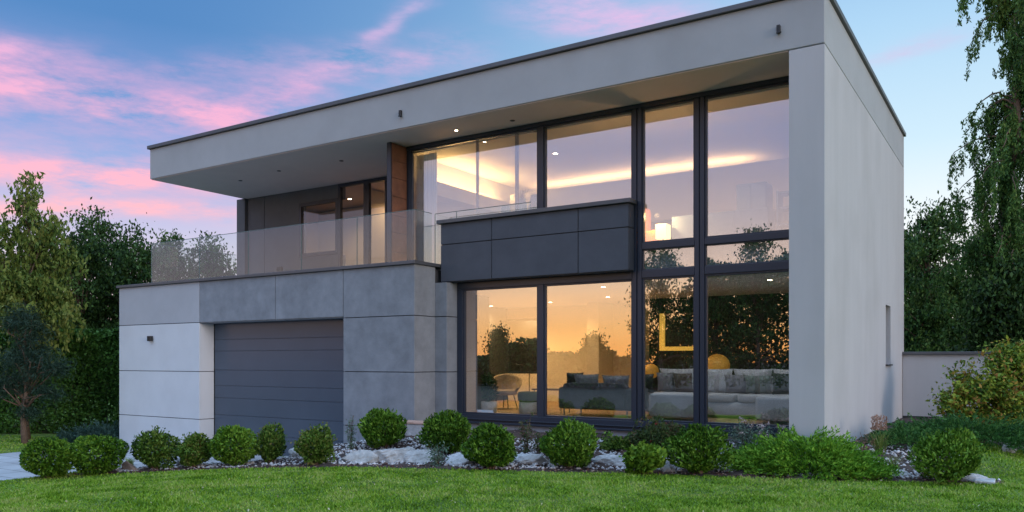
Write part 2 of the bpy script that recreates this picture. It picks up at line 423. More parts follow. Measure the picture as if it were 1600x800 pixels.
# side wall with slit window, the pillar is its front end
w = MB()
w.box(-3.25, -2.7, Y0, 20.14, -.6, 6.553); w.box(-3.25, -2.7, 20.92, 23.4, -.6, 6.553)
w.box(-3.25, -2.7, 20.1405, 20.9195, 2.78, 6.553); w.box(-3.25, -2.7, 20.1405, 20.9195, -.6, 1.41)
part(w, 'side_wall', M['plaster_side'], bevel=0)
sw = part(MB().box(-3.1, -3.0, 20.15, 20.22, 1.42, 2.77).box(-3.1, -3.0, 20.84, 20.91, 1.42, 2.77).box(-3.1, -3.0, 20.22, 20.84, 1.42, 1.49).box(-3.1, -3.0, 20.22, 20.84, 2.70, 2.77), 'slit_window', M['frame'])
part(MB().box(-3.06, -3.045, 20.22, 20.84, 1.49, 2.70), 'pane', M['glass'], sw, 0)
part(MB().box(-2.98, -2.655, 20.10, 20.96, 1.375, 1.408), 'sill', M['black'], sw, .004)
# rear and inner shell
sh = MB()
sh.box(-20.6, -3.26, 23.0, 23.39, -.6, 6.55)
sh.box(-20.75, -20.45, YR+.32, 22.99, 3.5, 6.55)
part(sh, 'rear_wall', M['plaster'], bevel=0)
# garage block --------------------------------------------------------
GL, GR_, GC = -22.28, -11.19, -10.87
core = MB()
core.box(GL+.02, -18.61, YG+.03, 22.9, -1.3, 3.55)
core.box(-13.27, GR_-.03, YG+.03, 16.5, -1.3, 3.55)
core.box(-18.60, -13.28, 14.12, 22.9, -1.3, 3.55)
core.box(-18.60, -13.28, YG+.03, 14.11, 2.515, 3.55)
core.box(GR_-.02, GC-.03, 14.32, 15.3, -.6, 3.24)
part(core, 'garage_core', M['backing'], bevel=0)
g = .009
def panels(mb, rects, y, th=.028):
    for x0, x1, z0, z1 in rects: mb.box(x0+g, x1-g, y, y+th, z0+g, z1-g)
    return mb
part(panels(MB(), [(GL, -18.57, 1.2, 2.51), (GL, -18.57, -.08, 1.2), (GL, -18.57, -1.3, -.08)], YG), 'white_wall_panels', M['white_plaster'], bevel=.004)
part(panels(MB(), [(GL, -18.57, 2.51, 3.6)], YG), 'upper_wall_panel', M['lintel'], bevel=.004)
lp = MB()
panels(lp, [(-18.57, -15.61, 2.505, 3.6), (-15.61, -13.31, 2.505, 3.6)], YG)
lp.box(-18.57, -13.31, YG+.0285, 14.0, 2.49, 2.513)
panels(lp, [(-13.31, GR_+.01, 2.48, 3.6), (-13.31, GR_+.01, 1.24, 2.48), (-13.31, GR_+.01, -.0, 1.24), (-13.31, GR_+.01, -1.3, 0)], YG)
for z0, z1 in ((2.48, 3.6), (1.24, 2.48), (0, 1.24), (-1.3, 0)):
    lp.box(GR_-.028, GR_, YG+.03, 14.285, z0+g, z1-g)
    zt = min(z1, 3.25)
    lp.box(GR_-.0275, GC, 14.29, 14.318, z0+g, zt-g)
    lp.box(GC-.028, GC-.0005, 14.319, Y1+.02, z0+g, zt-g)
part(lp, 'grey_cladding_panels', M['panel'], bevel=.003)
# left reveal of the garage opening, in the same joints as the white wall
rv = MB()
for z0, z1 in ((1.2, 2.49), (-.08, 1.2), (-1.3, -.08)): rv.box(-18.606, -18.571, YG+.029, 14.0, z0+g, z1-g)
part(rv, 'door_reveal', M['white_plaster'], bevel=0)
part(MB().box(-13.309, -13.275, YG+.029, 14.0, -1.3, 2.49), 'door_reveal', M['panel'], bevel=0)
# parapet coping
cp = MB()
cp.box(GL-.06, GR_+.05, YG-.06, YG+.30, 3.6, 3.675); cp.box(GR_-.28, GR_+.05, YG+.3005, Y1-.02, 3.6, 3.675)
part(cp, 'parapet_coping', M['metal'], bevel=.008)
part(MB().box(GL+.05, GR_-.3, YG+.31, 22.5, 3.555, 3.585).box(GR_-.3, GC-.05, 14.75, YR, 3.555, 3.585), 'terrace_floor', M['conc'], bevel=0)
# garage door
gd = MB()
zs = [-.95, -.45, .03, .49, .82, 1.24, 1.75, 2.06, 2.49]
for a, b in zip(zs[:-1], zs[1:]): gd.box(-18.55, -13.31, 14.012, 14.06, a+.006, b-.006)
gd.box(-18.55, -13.31, 14.03, 14.075, -.95, 2.488)
part(gd, 'garage_door', M['door'], bevel=.005)
# upper terrace recess wall -------------------------------------------
rw = MB()
part(MB().box(-20.90, -20.52, YR-.10, YR+.3, 3.59, 6.55), 'wall_end_panel', M['recess'], None, .004)
for x0, x1 in ((-20.50, -19.74), (-19.72, -18.22)): rw.box(x0, x1, YR, YR+.3, 3.59, 6.55)
rw.box(-18.22, -16.60, YR, YR+.3, 6.16, 6.55)
rw.box(-18.22, -16.60, YR, YR+.3, 3.59, 4.55)
part(rw, 'terrace_wall', M['recess'], bevel=.004)
part(MB().box(-14.2, -12.5, YR, YR+.3, 3.59, 6.55), 'terrace_wall', M['recess'], bevel=.004)
def framed(name, x0, x1, y, z0, z1, t=.07, dep=.10, glass='glass', mull=(), parent=None, proud=0):
    f = MB()
    f.box(x0, x0+t, y-proud, y+dep, z0, z1); f.box(x1-t, x1, y-proud, y+dep, z0, z1)
    f.box(x0+t, x1-t, y-proud, y+dep, z1-t, z1); f.box(x0+t, x1-t, y-proud, y+dep, z0, z0+t)
    for mx in mull: f.box(mx-.025, mx+.025, y-proud+.002, y+dep-.002, z0+t, z1-t)
    o = part(f, name, M['frame'], parent, .004)
    part(MB().box(x0+t, x1-t, y+dep*.5, y+dep*.5+.012, z0+t, z1-t), 'pane', M[glass], o, 0)
    return o
framed('window', -18.20, -16.60, YR-.02, 4.56, 6.155, .10, glass='glass_low')
framed('fixed_window', -16.59, -15.52, YR-.02, 3.6, 6.545, .09, glass='glass_low')
framed('terrace_door', -15.51, -14.22, YR-.02, 3.6, 6.545, .10, glass='glass_low', mull=(-14.8,))
# timber clad fin between terrace and glazing
part(MB().box(-12.49, -12.372, 14.13, YR-.01, 3.58, 6.55), 'fin_wall', M['frame'], bevel=.004)
wd = MB()
z = 3.60
for k, hgt in enumerate((.42, .45, .40, .44, .43, .40, .41)):
    z1 = min(z+hgt, 6.54); wd.box(-12.371, -12.345, 14.16, Y1-.03, z+.004, z1-.004); z = z1
part(wd, 'timber_cladding', M['wood'], bevel=.003)
# main glazing ---------------------------------------------------------
XR = -3.255
def bars(mb, lst, y0=Y1-.03, y1=Y1+.11):
    for x0, x1, z0, z1 in lst: mb.box(x0, x1, y0, y1, z0, z1)
    return mb
def win(name, x0, x1, z0, z1, t=.035):
    """pane in a slim sash standing in the curtain wall"""
    f = MB(); y0, y1 = Y1+.0, Y1+.075
    f.box(x0, x0+t, y0, y1, z0, z1); f.box(x1-t, x1, y0, y1, z0, z1); f.box(x0+t, x1-t, y0, y1, z1-t, z1); f.box(x0+t, x1-t, y0, y1, z0, z0+t)
    o = part(f, name, M['frame'], None, .003)
    part(MB().box(x0+t, x1-t, Y1+.035, Y1+.047, z0+t, z1-t), 'pane', M['glass'], o, 0)
    return o
fr = MB()
bars(fr, [(-12.34, -12.25, 3.6, 6.47), (-8.74, -8.60, 3.6, 6.47), (-8.74, -8.60, .3, 3.105), (-6.56, -6.47, .3, 6.47), (-6.45, -6.36, .3, 6.47), (-5.28, -5.195, .3, 6.47), (-5.175, -5.09, .3, 6.47), (-10.86, -10.715, .3, 3.105)])
bars(fr, [(-12.34, XR, 6.4705, 6.553)], Y1-.05)
bars(fr, [(-10.86, -6.57, 3.106, 3.25), (-6.355, -5.285, 3.12, 3.27), (-5.085, XR, 3.12, 3.27), (-6.355, -5.285, 3.68, 3.80), (-5.085, XR, 3.68, 3.80)])
bars(fr, [(-6.46, -6.45, .3, 6.47), (-5.195, -5.175, .3, 6.47)], Y1+.0, Y1+.10)
part(fr, 'curtain_wall_frame', M['frame'], bevel=.005)
for a in ((-12.249, -8.741, 3.6, 6.47), (-8.599, -6.561, 3.6, 6.47), (-6.359, -5.281, 3.801, 6.47), (-5.089, XR, 3.801, 6.47)): win('upper_window', *a)
for a in ((-6.359, -5.281, 3.271, 3.679), (-5.089, XR, 3.271, 3.679)): win('transom_window', *a, .02)
for a in ((-10.714, -8.741, .301, 3.105), (-8.599, -6.561, .301, 3.105), (-6.359, -5.281, .301, 3.119), (-5.089, XR, .301, 3.119)): win('lower_window', *a)
sl = MB().box(-12.24+1.38, XR, Y1-.045, Y1+.12, .10, .2995).box(-10.86, XR, Y1-.12, Y1-.0455, .10, .135).box(-10.86, XR, Y1-.09, Y1-.0455, .18, .20)
part(sl, 'window_base_rail', M['frame'], bevel=.006)
part(MB().box(-10.86, XR, Y1-.02, Y1+.3, -.7, .098), 'plinth', M['plaster_side'], bevel=0)
# sliding stiles on the inner track of the widest upper window
part(MB().box(-10.42, -10.36, Y1+.08, Y1+.12, 3.7, 6.46).box(-9.38, -9.30, Y1+.08, Y1+.12, 3.7, 6.46), 'sliding_stile', M['frame'], bevel=.003)
# balcony box
BX0, BX1, BY, BZ0, BZ1 = -11.12, -6.51, 14.39, 3.26, 4.57
bk = MB().box(BX0+.02, BX1-.02, BY+.03, Y1-.05, BZ0+.01, BZ1)
bb = part(bk, 'balcony_core', M['backing'], bevel=0)
pn = MB()
panels(pn, [(a, b, c, d) for a, b in ((BX0, -9.73), (-9.73, -7.62), (-7.62, BX1)) for c, d in ((BZ0, 4.1), (4.1, BZ1))], BY)
for c, d in ((BZ0, 4.1), (4.1, BZ1)): pn.box(BX1-.028, BX1-.001, BY+.029, Y1-.052, c+g, d-g); pn.box(BX0+.001, BX0+.028, BY+.029, Y1-.052, c+g, d-g)
pn.box(BX0+.03, BX1-.03, BY+.03, Y1-.052, BZ0-.004, BZ0+.008)
part(pn, 'balcony_panels', M['panel_dark'], bb, .003)
part(MB().box(BX0-.07, BX1+.06, BY-.07, Y1-.051, BZ1+.001, BZ1+.085), 'balcony_coping', M['metal'], bb, .008)
# glass balustrades
ZB = 4.84
def balus(x0, x1, y, zb, cuts):
    xs_ = [x0]+list(cuts)+[x1]
    for a, b in zip(xs_[:-1], xs_[1:]):
        o = part(MB().box(a+.006, b-.006, y, y+.016, zb, ZB-.0125), 'balustrade_glass', M['glass_clear'], None, 0)
        part(MB().box(a+.006, b-.006, y-.001, y+.017, ZB-.012, ZB), 'glass_edge', M['glass_edge'], o, 0)
        part(MB().box(a-.004, a+.004, y-.001, y+.017, zb, ZB-.013), 'glass_joint', M['glass_edge'], o, 0)
balus(-21.06, -11.35, 13.78, 3.60, (-18.9, -16.9, -14.95, -13.1))
balus(-11.33, -8.78, 14.45, 3.68, (-10.72,))
for y0_, y1_ in ((13.8, 15.2), (15.2, 16.7)):
    o = part(MB().box(-21.06, -21.044, y0_+.006, y1_-.006, 3.60, ZB-.0125), 'balustrade_glass', M['glass_clear'], None, 0)
    part(MB().box(-21.061, -21.043, y0_+.006, y1_-.006, ZB-.012, ZB), 'glass_edge', M['glass_edge'], o, 0)
o = part(MB().box(-11.366, -11.35, 13.805, 14.37, 3.60, ZB-.0125), 'balustrade_glass', M['glass_clear'], None, 0)
part(MB().box(-11.367, -11.349, 13.805, 14.37, ZB-.012, ZB), 'glass_edge', M['glass_edge'], o, 0)
part(MB().box(-21.0, -11.36, 13.765, 13.81, 3.586, 3.63), 'balustrade_channel', M['steel'], bevel=.004)
# soffit downlights and rain spouts
def disc(c, r, h, n=16): return MB().lathe(c, [(r, 0), (r, h)], n)
for (x, y, lit) in ((-10.53, 14.19, 1), (-9.11, 14.26, 0), (-16.78, 14.69, 0), (-18.6, 14.9, 0), (-14.6, 14.8, 0)):
    o = part(disc((x, y, 6.548), .055, .008), 'soffit_downlight', M['steel'] if lit else M['black'], None, 0)
    part(disc((x, y, 6.5435), .034, .004), 'lamp', M['bulb'] if lit else M['black'], o, 0)
for x, z in ((-11.49, 6.88), (-3.41, 6.92)):
    s_ = MB().box(x-.028, x+.028, Y0-.06, Y0-.001, z-.06, z+.075).box(x-.028, x+.055, Y0-.075, Y0-.061, z-.07, z-.045)
    part(s_, 'overflow_spout', M['black'], bevel=.006)

# ------------------------------------------------------------------ interiors
F1, C1, F2, C2, BW = .30, 3.08, 3.72, 6.42, 20.5
il = MB()
il.box(-15.2, XR, Y1+.13, 23.0, F1-.2, F1-.002)
part(il, 'ground_floor_boards', M['floor_in'], bevel=0)
iw = MB()
part(MB().box(-8.15, XR, 19.3, 19.45, F1, C1), 'added_shade_wall', M['black'], bevel=0)  # black wall added so the dim right end of the room reads dark
iw.box(-12.0, XR, BW, BW+.2, F1, C1)                     # back wall right of the window
iw.box(-14.0, -12.0, BW, BW+.2, F1, 1.1); iw.box(-14.0, -12.0, BW, BW+.2, 2.75, C1); iw.box(-15.2, -14.0, BW, BW+.2, F1, C1)
iw.box(-15.2, -15.0, 15.4, BW, F1, C1); iw.box(-15.0, GC-.03, 15.301, 15.42, F1, C1)
iw.box(GC-.029, GC-.005, Y1+.125, 15.42, F1, C1)
iw.box(-10.1, -9.75, 19.6, BW, F1, C1); iw.box(-8.45, -8.16, 18.9, BW, F1, C1)
part(iw, 'living_room_wall', M['wall_in'], bevel=0)
part(MB().box(-15.2, XR, Y1+.125, BW+.2, C1+.002, 3.10), 'living_room_ceiling', M['ceil'], bevel=0)
part(MB().box(-12.34, XR, Y1+.13, 22.9, 3.27, F2-.06), 'floor_slab', M['plaster'], bevel=0)
framed('kitchen_window', -14.0, -12.0, BW+.02, 1.1, 2.75, .06)
uw = MB()
uw.box(-12.344, -12.30, Y1+.13, 20.2, F2, C2); uw.box(-12.30, XR, 20.2, 20.35, F2, C2)
part(uw, 'upper_room_wall', M['wall_up'], bevel=0)
part(MB().box(-12.34, XR, Y1+.16, 20.35, C2+.002, 6.5), 'upper_room_ceiling', M['ceil'], bevel=0)
part(MB().box(-12.30, XR, Y1+.13, 20.3, F2-.055, F2-.001), 'upper_floor_boards', M['floor_in'], bevel=0)
cv = MB(); cv.box(-12.299, -11.85, Y1+.5, 20.19, 5.45, 5.78); cv.box(-11.849, XR, 18.42, 20.19, 4.9, 6.02)
cvo = part(cv, 'cove_ledge', M['wall_up'], bevel=.004)
part(MB().box(-12.05, -11.98, Y1+.7, 18.4, 5.782, 5.80), 'led_strip', M['cove_left'], cvo, 0)
part(MB().box(-11.6, -5.6, 19.45, 19.55, 6.022, 6.04), 'led_strip', M['cove'], cvo, 0)
# terrace rooms behind the recess
tr = MB(); tr.box(-20.4, -12.5, 19.4, 19.55, F2, 6.5); tr.box(-20.44, -20.2, YR+.31, 19.39, F2, 6.5); tr.box(-16.3, -16.15, 17.6, 19.39, F2, 6.5)
part(tr, 'bedroom_wall', M['wall_in'], bevel=0)
part(MB().box(-20.4, -12.5, YR+.31, 19.5, F2-.1, F2-.01), 'bedroom_floor', M['floor_in'], bevel=0)
# ceiling downlights indoors; the cool ones are added fill to brighten the sofas
def lamp(x, y, z, e, col=(1, .66, .32), r=.05, cone=None):
    ld = bpy.data.lights.new('downlight_and_fill', 'SPOT' if cone else 'POINT'); ld.energy = e; ld.color = col; ld.shadow_soft_size = r
    if cone: ld.spot_size = R(cone); ld.spot_blend = .6
    lo = bpy.data.objects.new('downlight_and_fill_lamp', ld); COL.objects.link(lo); lo.location = (x, y, z); lo.parent = HOUSE
    lo.location = (x+11, y-17, z)
for (x, y, z, e, cl) in ((-8.7, 18.0, C1, 85, 0), (-12.2, 17.2, C1, 190, 0), (-13.0, 19.2, C1, 240, 0), (-10.8, 18.8, C1, 120, 0), (-5.6, 15.9, C1, 42, 1), (-4.2, 15.9, C1, 42, 1), (-7.6, 15.5, C1, 40, 1)):
    o = part(disc((x, y, z-.012), .06, .012), 'downlight_and_fill', M['steel'], None, 0)
    part(disc((x, y, z-.018), .045, .005), 'lamp', M['bulb'], o, 0)
    lamp(x, y, z-.05, e, (.92, .95, 1) if cl else (1, .66, .30), cone=150)
for (x, y, z, e) in ((-9.4, 16.6, C2, 26), (-17.6, 18.2, 6.5, 40), (-15.4, 18.4, 6.5, 60)):
    o = part(disc((x, y, z-.012), .07, .012), 'downlight_and_fill', M['steel'], None, 0)
    part(disc((x, y, z-.018), .055, .005), 'lamp', M['bulb'], o, 0)
    lamp(x, y, z-.05, e, cone=150)

# ------------------------------------------------------------------ wall lamps (fixed outside)
def wall_lamp(x, y, z, s, label):
    t = thing('wall_lamp', label, 'wall lamp', (x, y, z), 'black box lamps on the garage front')
    o = MB().box(x-s*.5, x+s*.5, y-.10, y-.012, z-s*.45, z+s*.45).build('housing', M['black'], t, .008)
    MB().box(x-s*.35, x+s*.35, y-.0125, y-.001, z-s*.3, z+s*.3).build('mounting_plate', M['steel'], t, .003)
    MB().box(x-s*.3, x+s*.3, y-.085, y-.03, z-s*.45-.006, z-s*.45-.001).build('lens', M['ceramic'], o)
wall_lamp(-20.69, YG, 2.11, .16, 'small black box lamp on the white garage wall left of the garage door')
wall_lamp(-15.9, 14.0, 3.80, .15, 'small black box lamp behind terrace glass above the garage coping')
for o in [o for o in COL.objects if o.name.startswith('wall_lamp') and o.type == 'EMPTY'][1:]: pass

# ------------------------------------------------------------------ furniture
def legs(mb, x0, x1, y0, y1, z0, z1, r=.018, ins=.05):
    for x in (x0+ins, x1-ins):
        for y in (y0+ins, y1-ins): mb.tube([(x, y, z0), (x, y, z1)], r, 8)
    return mb
def leg_parts(t, x0, x1, y0, y1, z0, z1, mat, r=.018, ins=.05, name='leg'):
    for x in (x0+ins, x1-ins):
        for y in (y0+ins, y1-ins): MB().tube([(x, y, z0), (x, y, z1)], r, 8).build(name, mat, t)
# dark sofa with its back to the window
t = thing('dark_sofa', 'charcoal sofa with its back to the lower window beside the side table', 'sofa', (-7.75, 15.75, F1))
MB().rbox(-8.55, -6.95, 15.35, 16.25, F1+.14, F1+.42).build('seat', M['sofa_dark'], t, smooth=True)
MB().rbox(-8.50, -7.0, 15.30, 15.52, F1+.16, F1+.72).build('backrest', M['sofa_dark'], t, smooth=True)
MB().rbox(-8.62, -8.42, 15.33, 16.25, F1+.14, F1+.62).build('armrest', M['sofa_dark'], t, smooth=True)
MB().rbox(-7.08, -6.88, 15.33, 16.25, F1+.14, F1+.62).build('armrest', M['sofa_dark'], t, smooth=True)
leg_parts(t, -8.55, -6.95, 15.35, 16.25, F1, F1+.16, M['steel'])
def cushion(x, y, z, w, h, tt, rz, tilt, mat, label, group):
    mb = MB().pillow((x, y, z), w, h, tt, rz, tilt)
    o = mb.build('throw_cushion', mat, None, 0, True, origin=(x, y, z)); tag(o, label, 'cushion', group)
gc = 'cushions on the living room sofas'
cushion(-8.05, 15.62, F1+.66, .62, .5, .2, 0, .2, M['cushion_grey'], 'mid grey cushion on the charcoal sofa, left one of two', gc)
cushion(-7.35, 15.62, F1+.64, .62, .5, .2, .1, .2, M['cushion_grey'], 'mid grey cushion on the charcoal sofa, right one of two', gc)
cushion(-8.48, 15.85, F1+.72, .42, .42, .16, .9, .1, M['black'], 'black cushion at the left arm of the charcoal sofa', gc)
cushion(-7.0, 16.25, F1+.70, .45, .42, .16, .5, .1, M['black'], 'black cushion near the right arm of the charcoal sofa', gc)
# side table
t = thing('side_table', 'slim dark table with thin metal legs beside the charcoal sofa', 'table', (-9.15, 16.0, F1))
MB().box(-9.55, -8.75, 15.75, 16.25, F1+.52, F1+.55).build('tabletop', M['table_wood'], t, .006)
leg_parts(t, -9.55, -8.75, 15.75, 16.25, F1, F1+.52, M['steel'], .012)
# pouf with olive cushion
t = thing('pouf', 'round pale pouf with an olive padded top behind the window', 'pouf', (-9.45, 15.45, F1))
MB().lathe((-9.45, 15.45, F1), [(.19, 0), (.21, .03), (.21, .24), (.2, .26)], 24).build('base', M['ceramic'], t, smooth=True)
MB().lathe((-9.45, 15.45, F1), [(.2, .262), (.235, .30), (.245, .42), (.22, .49), (.1, .50)], 24).build('padded_top', M['olive_fabric'], t, smooth=True)
# shell armchair
ax, ay = -11.0, 16.9
t = thing('shell_armchair', 'beige curved shell armchair on thin dark legs by the lit wall', 'armchair', (ax, ay, F1))
V = []; F = []
nu, nv = 20, 10
sh_ = MB()
for side in (0, .05):
    for i in range(nu+1):
        th = R(-35)+R(250)*i/nu
        for j in range(nv+1):
            k = j/nv; r = (.20+.22*k**.6)-side
            hh = .36+k*(.16+.34*max(0, math.sin((th-R(-35))*180/250))**1.2)
            sh_.v.append((ax+r*math.cos(th+.5), ay+r*math.sin(th+.5), F1+hh))
m_ = nv+1
for sd in (0, 1):
    for i in range(nu):
        for j in range(nv):
            q_ = sd*(nu+1)*m_+i*m_+j; f_ = (q_, q_+m_, q_+m_+1, q_+1); sh_.f.append(f_ if sd == 0 else f_[::-1])
for i in range(nu):
    a_ = i*m_+nv; b_ = (nu+1)*m_+a_; sh_.f.append((a_, a_+m_, b_+m_, b_))
sh_.build('shell', M['beige_fabric'], t, smooth=True)
MB().lathe((ax, ay, F1), [(.26, .33), (.30, .36), (.30, .43), (.25, .46)], 24).build('seat', M['beige_fabric'], t, smooth=True)
for i in range(4):
    th = R(45+90*i); MB().tube([(ax+.2*math.cos(th), ay+.2*math.sin(th), F1+.34), (ax+.3*math.cos(th), ay+.3*math.sin(th), F1)], .013, 8).build('leg', M['black'], t)
# floor lamp beside the armchair
t = thing('floor_lamp', 'thin dark reading lamp arm beside the beige armchair', 'lamp', (-10.55, 17.3, F1))
MB().tube([(-10.55, 17.3, F1+.02), (-10.55, 17.3, F1+1.0), (-10.62, 17.3, F1+1.06), (-10.95, 17.3, F1+1.1)], .011, 8).build('stem', M['black'], t)
MB().lathe((-10.55, 17.3, F1), [(.13, 0), (.13, .018)], 20).build('base', M['black'], t)
# planter in the window corner
def plant_leaves(n, c, rx, ry, rz, size, rng, asp=.35):
    P, d = ball_points(n, rng, .25, .8); P = P*np.array([rx, ry, rz])+np.array(c)
    return leaves(P, size, asp, dirs=d+np.array([0, 0, .3]), rng=rng)
pc, _ = ground(747, 640)
px_, py_ = -11.0+.55, 15.35
t = thing('potted_plant', 'leafy plant in a white round pot in the left window corner', 'plant', (px_, py_, F1))
MB().lathe((px_, py_, F1), [(.15, 0), (.18, .02), (.19, .24), (.17, .25), (.16, .21)], 24).build('pot', M['ceramic'], t, smooth=True)
v, f = plant_leaves(500, (px_, py_, F1+.55), .2, .2, .38, .05, np.random.default_rng(5)); raw('foliage', v, f, M['cover'], t)
# light sectional sofa
t = thing('sectional_sofa', 'light grey corner sofa filling the right end of the living room', 'sofa', (-5.2, 17.0, F1))
MB().rbox(-6.45, -5.42, 15.15, 15.95, F1+.05, F1+.54).build('ottoman_end', M['sofa_light'], t, smooth=True)
MB().rbox(-6.9, -3.4, 17.2, 17.55, F1+.05, F1+.86).build('backrest', M['sofa_light'], t, smooth=True)
MB().rbox(-7.1, -3.6, 16.35, 17.25, F1+.05, F1+.34).build('seat_base', M['sofa_light'], t, smooth=True)
for i in range(3): MB().rbox(-7.0+i*1.0, -6.02+i*1.0, 16.33, 17.22, F1+.33, F1+.50).build('seat_cushion', M['sofa_light'], t, smooth=True)
MB().rbox(-4.35, -3.45, 15.3, 16.5, F1+.05, F1+.52).build('chaise', M['sofa_light'], t, smooth=True)
for i in range(4):
    mb = MB().pillow((-6.55+i*.84, 17.12, F1+.75), .84, .55, .24, 0, .15); mb.build('back_cushion', M['sofa_light'], t, 0, True)
cushion(-6.75, 16.9, F1+.72, .40, .44, .15, .15, .25, M['cushion_grey'], 'grey cushion at the left of the light corner sofa', gc)
cushion(-6.32, 16.86, F1+.70, .46, .46, .15, -.1, .25, M['brown_fabric'], 'dark brown cushion standing on the light corner sofa', gc)
cushion(-5.15, 16.86, F1+.70, .50, .42, .15, .1, .25, M['cushion_grey'], 'grey cushion between the window post and the sage cushion', gc)
cushion(-4.68, 16.80, F1+.70, .56, .40, .15, -.05, .3, M['sage_fabric'], 'wide sage grey cushion on the light corner sofa', gc)
cushion(-4.12, 16.72, F1+.72, .50, .46, .15, .25, .25, M['green_fabric'], 'dark green cushion with pale edge on the corner sofa', gc)
cushion(-3.62, 16.8, F1+.72, .44, .46, .15, -.2, .2, M['brown_fabric'], 'brown cushion at the right end of the corner sofa', gc)
# globe lamps on low tables behind the sofa
def globe_lamp(px, py, Y, r, label):
    c = at_y(px, py, Y)
    t = thing('globe_lamp', label, 'lamp', (c[0], c[1], F1), 'ochre round lamps behind the sofa')
    mb = MB(); prof = [(max(.01, r*math.sin(math.pi*k/14)*(1+.02*(k % 2))), -r*.95*math.cos(math.pi*k/14)) for k in range(15)]
    mb.lathe(c, prof, 28).build('shade', M['globe'], t, smooth=True)
    MB().tube([(c[0], c[1], F1+.03), (c[0], c[1], c[2]-r*.9)], .02, 10).build('stem', M['table_wood'], t)
    MB().lathe((c[0], c[1], F1), [(.16, 0), (.15, .03)], 20).build('base', M['table_wood'], t)
globe_lamp(1121, 571, 18.2, .28, 'large ochre wicker globe lamp glowing behind the corner sofa')
globe_lamp(1017, 580, 18.2, .19, 'small ochre globe lamp half hidden by the sofa back and window post')
# backlit frame on the wall
BF = 19.29
c0 = at_y(1031, 548, BF-.06); c1 = at_y(1095, 488, BF-.06)
t = thing('wall_frame', 'square picture frame with glowing yellow edges on the back wall', 'picture frame', (c0[0], BF-.06, c0[2]))
e_ = .10
MB().box(c0[0], c0[0]+e_*1.3, BF-.09, BF-.002, c0[2], c1[2]).box(c0[0]+e_*1.3, c1[0], BF-.09, BF-.002, c0[2], c0[2]+e_).build('glowing_edge', M['glow_frame'], t)
MB().box(c1[0]-e_*.5, c1[0], BF-.09, BF-.002, c0[2]+e_, c1[2]).box(c0[0]+e_*1.3, c1[0]-e_*.5, BF-.09, BF-.002, c1[2]-e_*.5, c1[2]).build('dark_edge', M['table_wood'], t)
MB().box(c0[0]+e_*1.3, c1[0]-e_*.5, BF-.03, BF-.003, c0[2]+e_, c1[2]-e_*.5).build('picture', M['black'], t)
# upstairs
def curtain(x0, x1, y, z0, z1, label):
    n = 60; V = []; F = []
    for i in range(n+1):
        x = x0+(x1-x0)*i/n; yy = y+.035*math.sin(i*1.05)+.012*math.sin(i*2.3)
        V += [(x, yy, z0), (x, yy*1+.0, z1), (x, yy+.004, z0), (x, yy+.004, z1)]
    for i in range(n):
        a = i*4; F += [(a, a+4, a+5, a+1), (a+2, a+3, a+7, a+6)]
    o = raw('curtain', V, F, M['curtain'], None, ((x0+x1)/2, y, z0)); tag(o, label, 'curtain'); o.data.polygons.foreach_set('use_smooth', [True]*len(F))
curtain(-12.22, -11.6, Y1+.17, F2+.02, C2-.06, 'sheer white curtain at the left end of the upper glazing')
def upbase(px, Y): return at_y(px, 400, Y)[0]
t = thing('sideboard', 'long low blue grey sideboard behind the upper right windows', 'sideboard', (-4.7, 15.9, F2))
MB().box(-6.1, -4.15, 15.6, 16.1, F2+.1, F2+.72).build('cabinet', M['cabinet'], t, .01)
for i in range(3): MB().box(-6.08+i*.645, -5.46+i*.645, 15.585, 15.599, F2+.12, F2+.70).build('door', M['cabinet'], t, .004)
leg_parts(t, -6.1, -4.15, 15.6, 16.1, F2, F2+.1, M['black'])
t = thing('tall_cabinet', 'tall blue grey cabinet beside the low sideboard upstairs', 'cabinet', (-4.2, 16.6, F2))
MB().box(-4.95, -4.35, 16.2, 16.7, F2+.04, F2+1.35).build('carcass', M['cabinet'], t, .01)
for i in range(2): MB().box(-4.93+i*.29, -4.66+i*.29, 16.185, 16.199, F2+.08, F2+1.32).build('door', M['cabinet'], t, .004)
MB().box(-4.93, -4.37, 16.22, 16.68, F2, F2+.04).build('plinth', M['black'], t)
t = thing('shelf_unit', 'blue grey open shelf unit by the upper right window corner', 'shelf', (-3.75, 16.0, F2))
sb = MB()
for x in (-4.05, -3.50): sb.box(x, x+.03, 15.8, 16.2, F2, F2+1.05)
sb.build('side_panel', M['cabinet'], t, .004)
for z in (.05, .38, .70, 1.0): MB().box(-4.019, -3.501, 15.8, 16.2, F2+z, F2+z+.03).build('shelf', M['cabinet'], t, .004)
lx = at_y(1036, 360, 15.85)[0]
lx = -6.02+.16
t = thing('table_lamp', 'white square table lamp shining at the end of the sideboard', 'lamp', (lx, 15.8, F2+.72))
lx0 = at_y(1036, 360, 15.4)[0]
t.location = (lx0, 15.4, F2); ORG[t.name] = (lx0, 15.4, F2)
MB().box(lx0-.12, lx0+.12, 15.28, 15.52, F2+.24, F2+.54).build('lamp_shade', M['lampshade'], t, .01)
MB().tube([(lx0, 15.4, F2+.02), (lx0, 15.4, F2+.24)], .02, 10).build('stem', M['steel'], t)
MB().lathe((lx0, 15.4, F2), [(.11, 0), (.11, .02)], 20).build('base', M['steel'], t)
lamp(lx0-.06, 15.2, F2+.70, 40, (1, .62, .26))  # extra light in front of the table lamp, added to brighten the amber chair
ox = at_y(1013, 360, 15.5)[0]
t = thing('orange_armchair', 'amber upholstered armchair beside the glowing table lamp upstairs', 'armchair', (ox, 15.7, F2))
MB().rbox(ox-.32, ox+.30, 15.4, 16.0, F2+.12, F2+.46).build('seat', M['orange_fabric'], t, smooth=True)
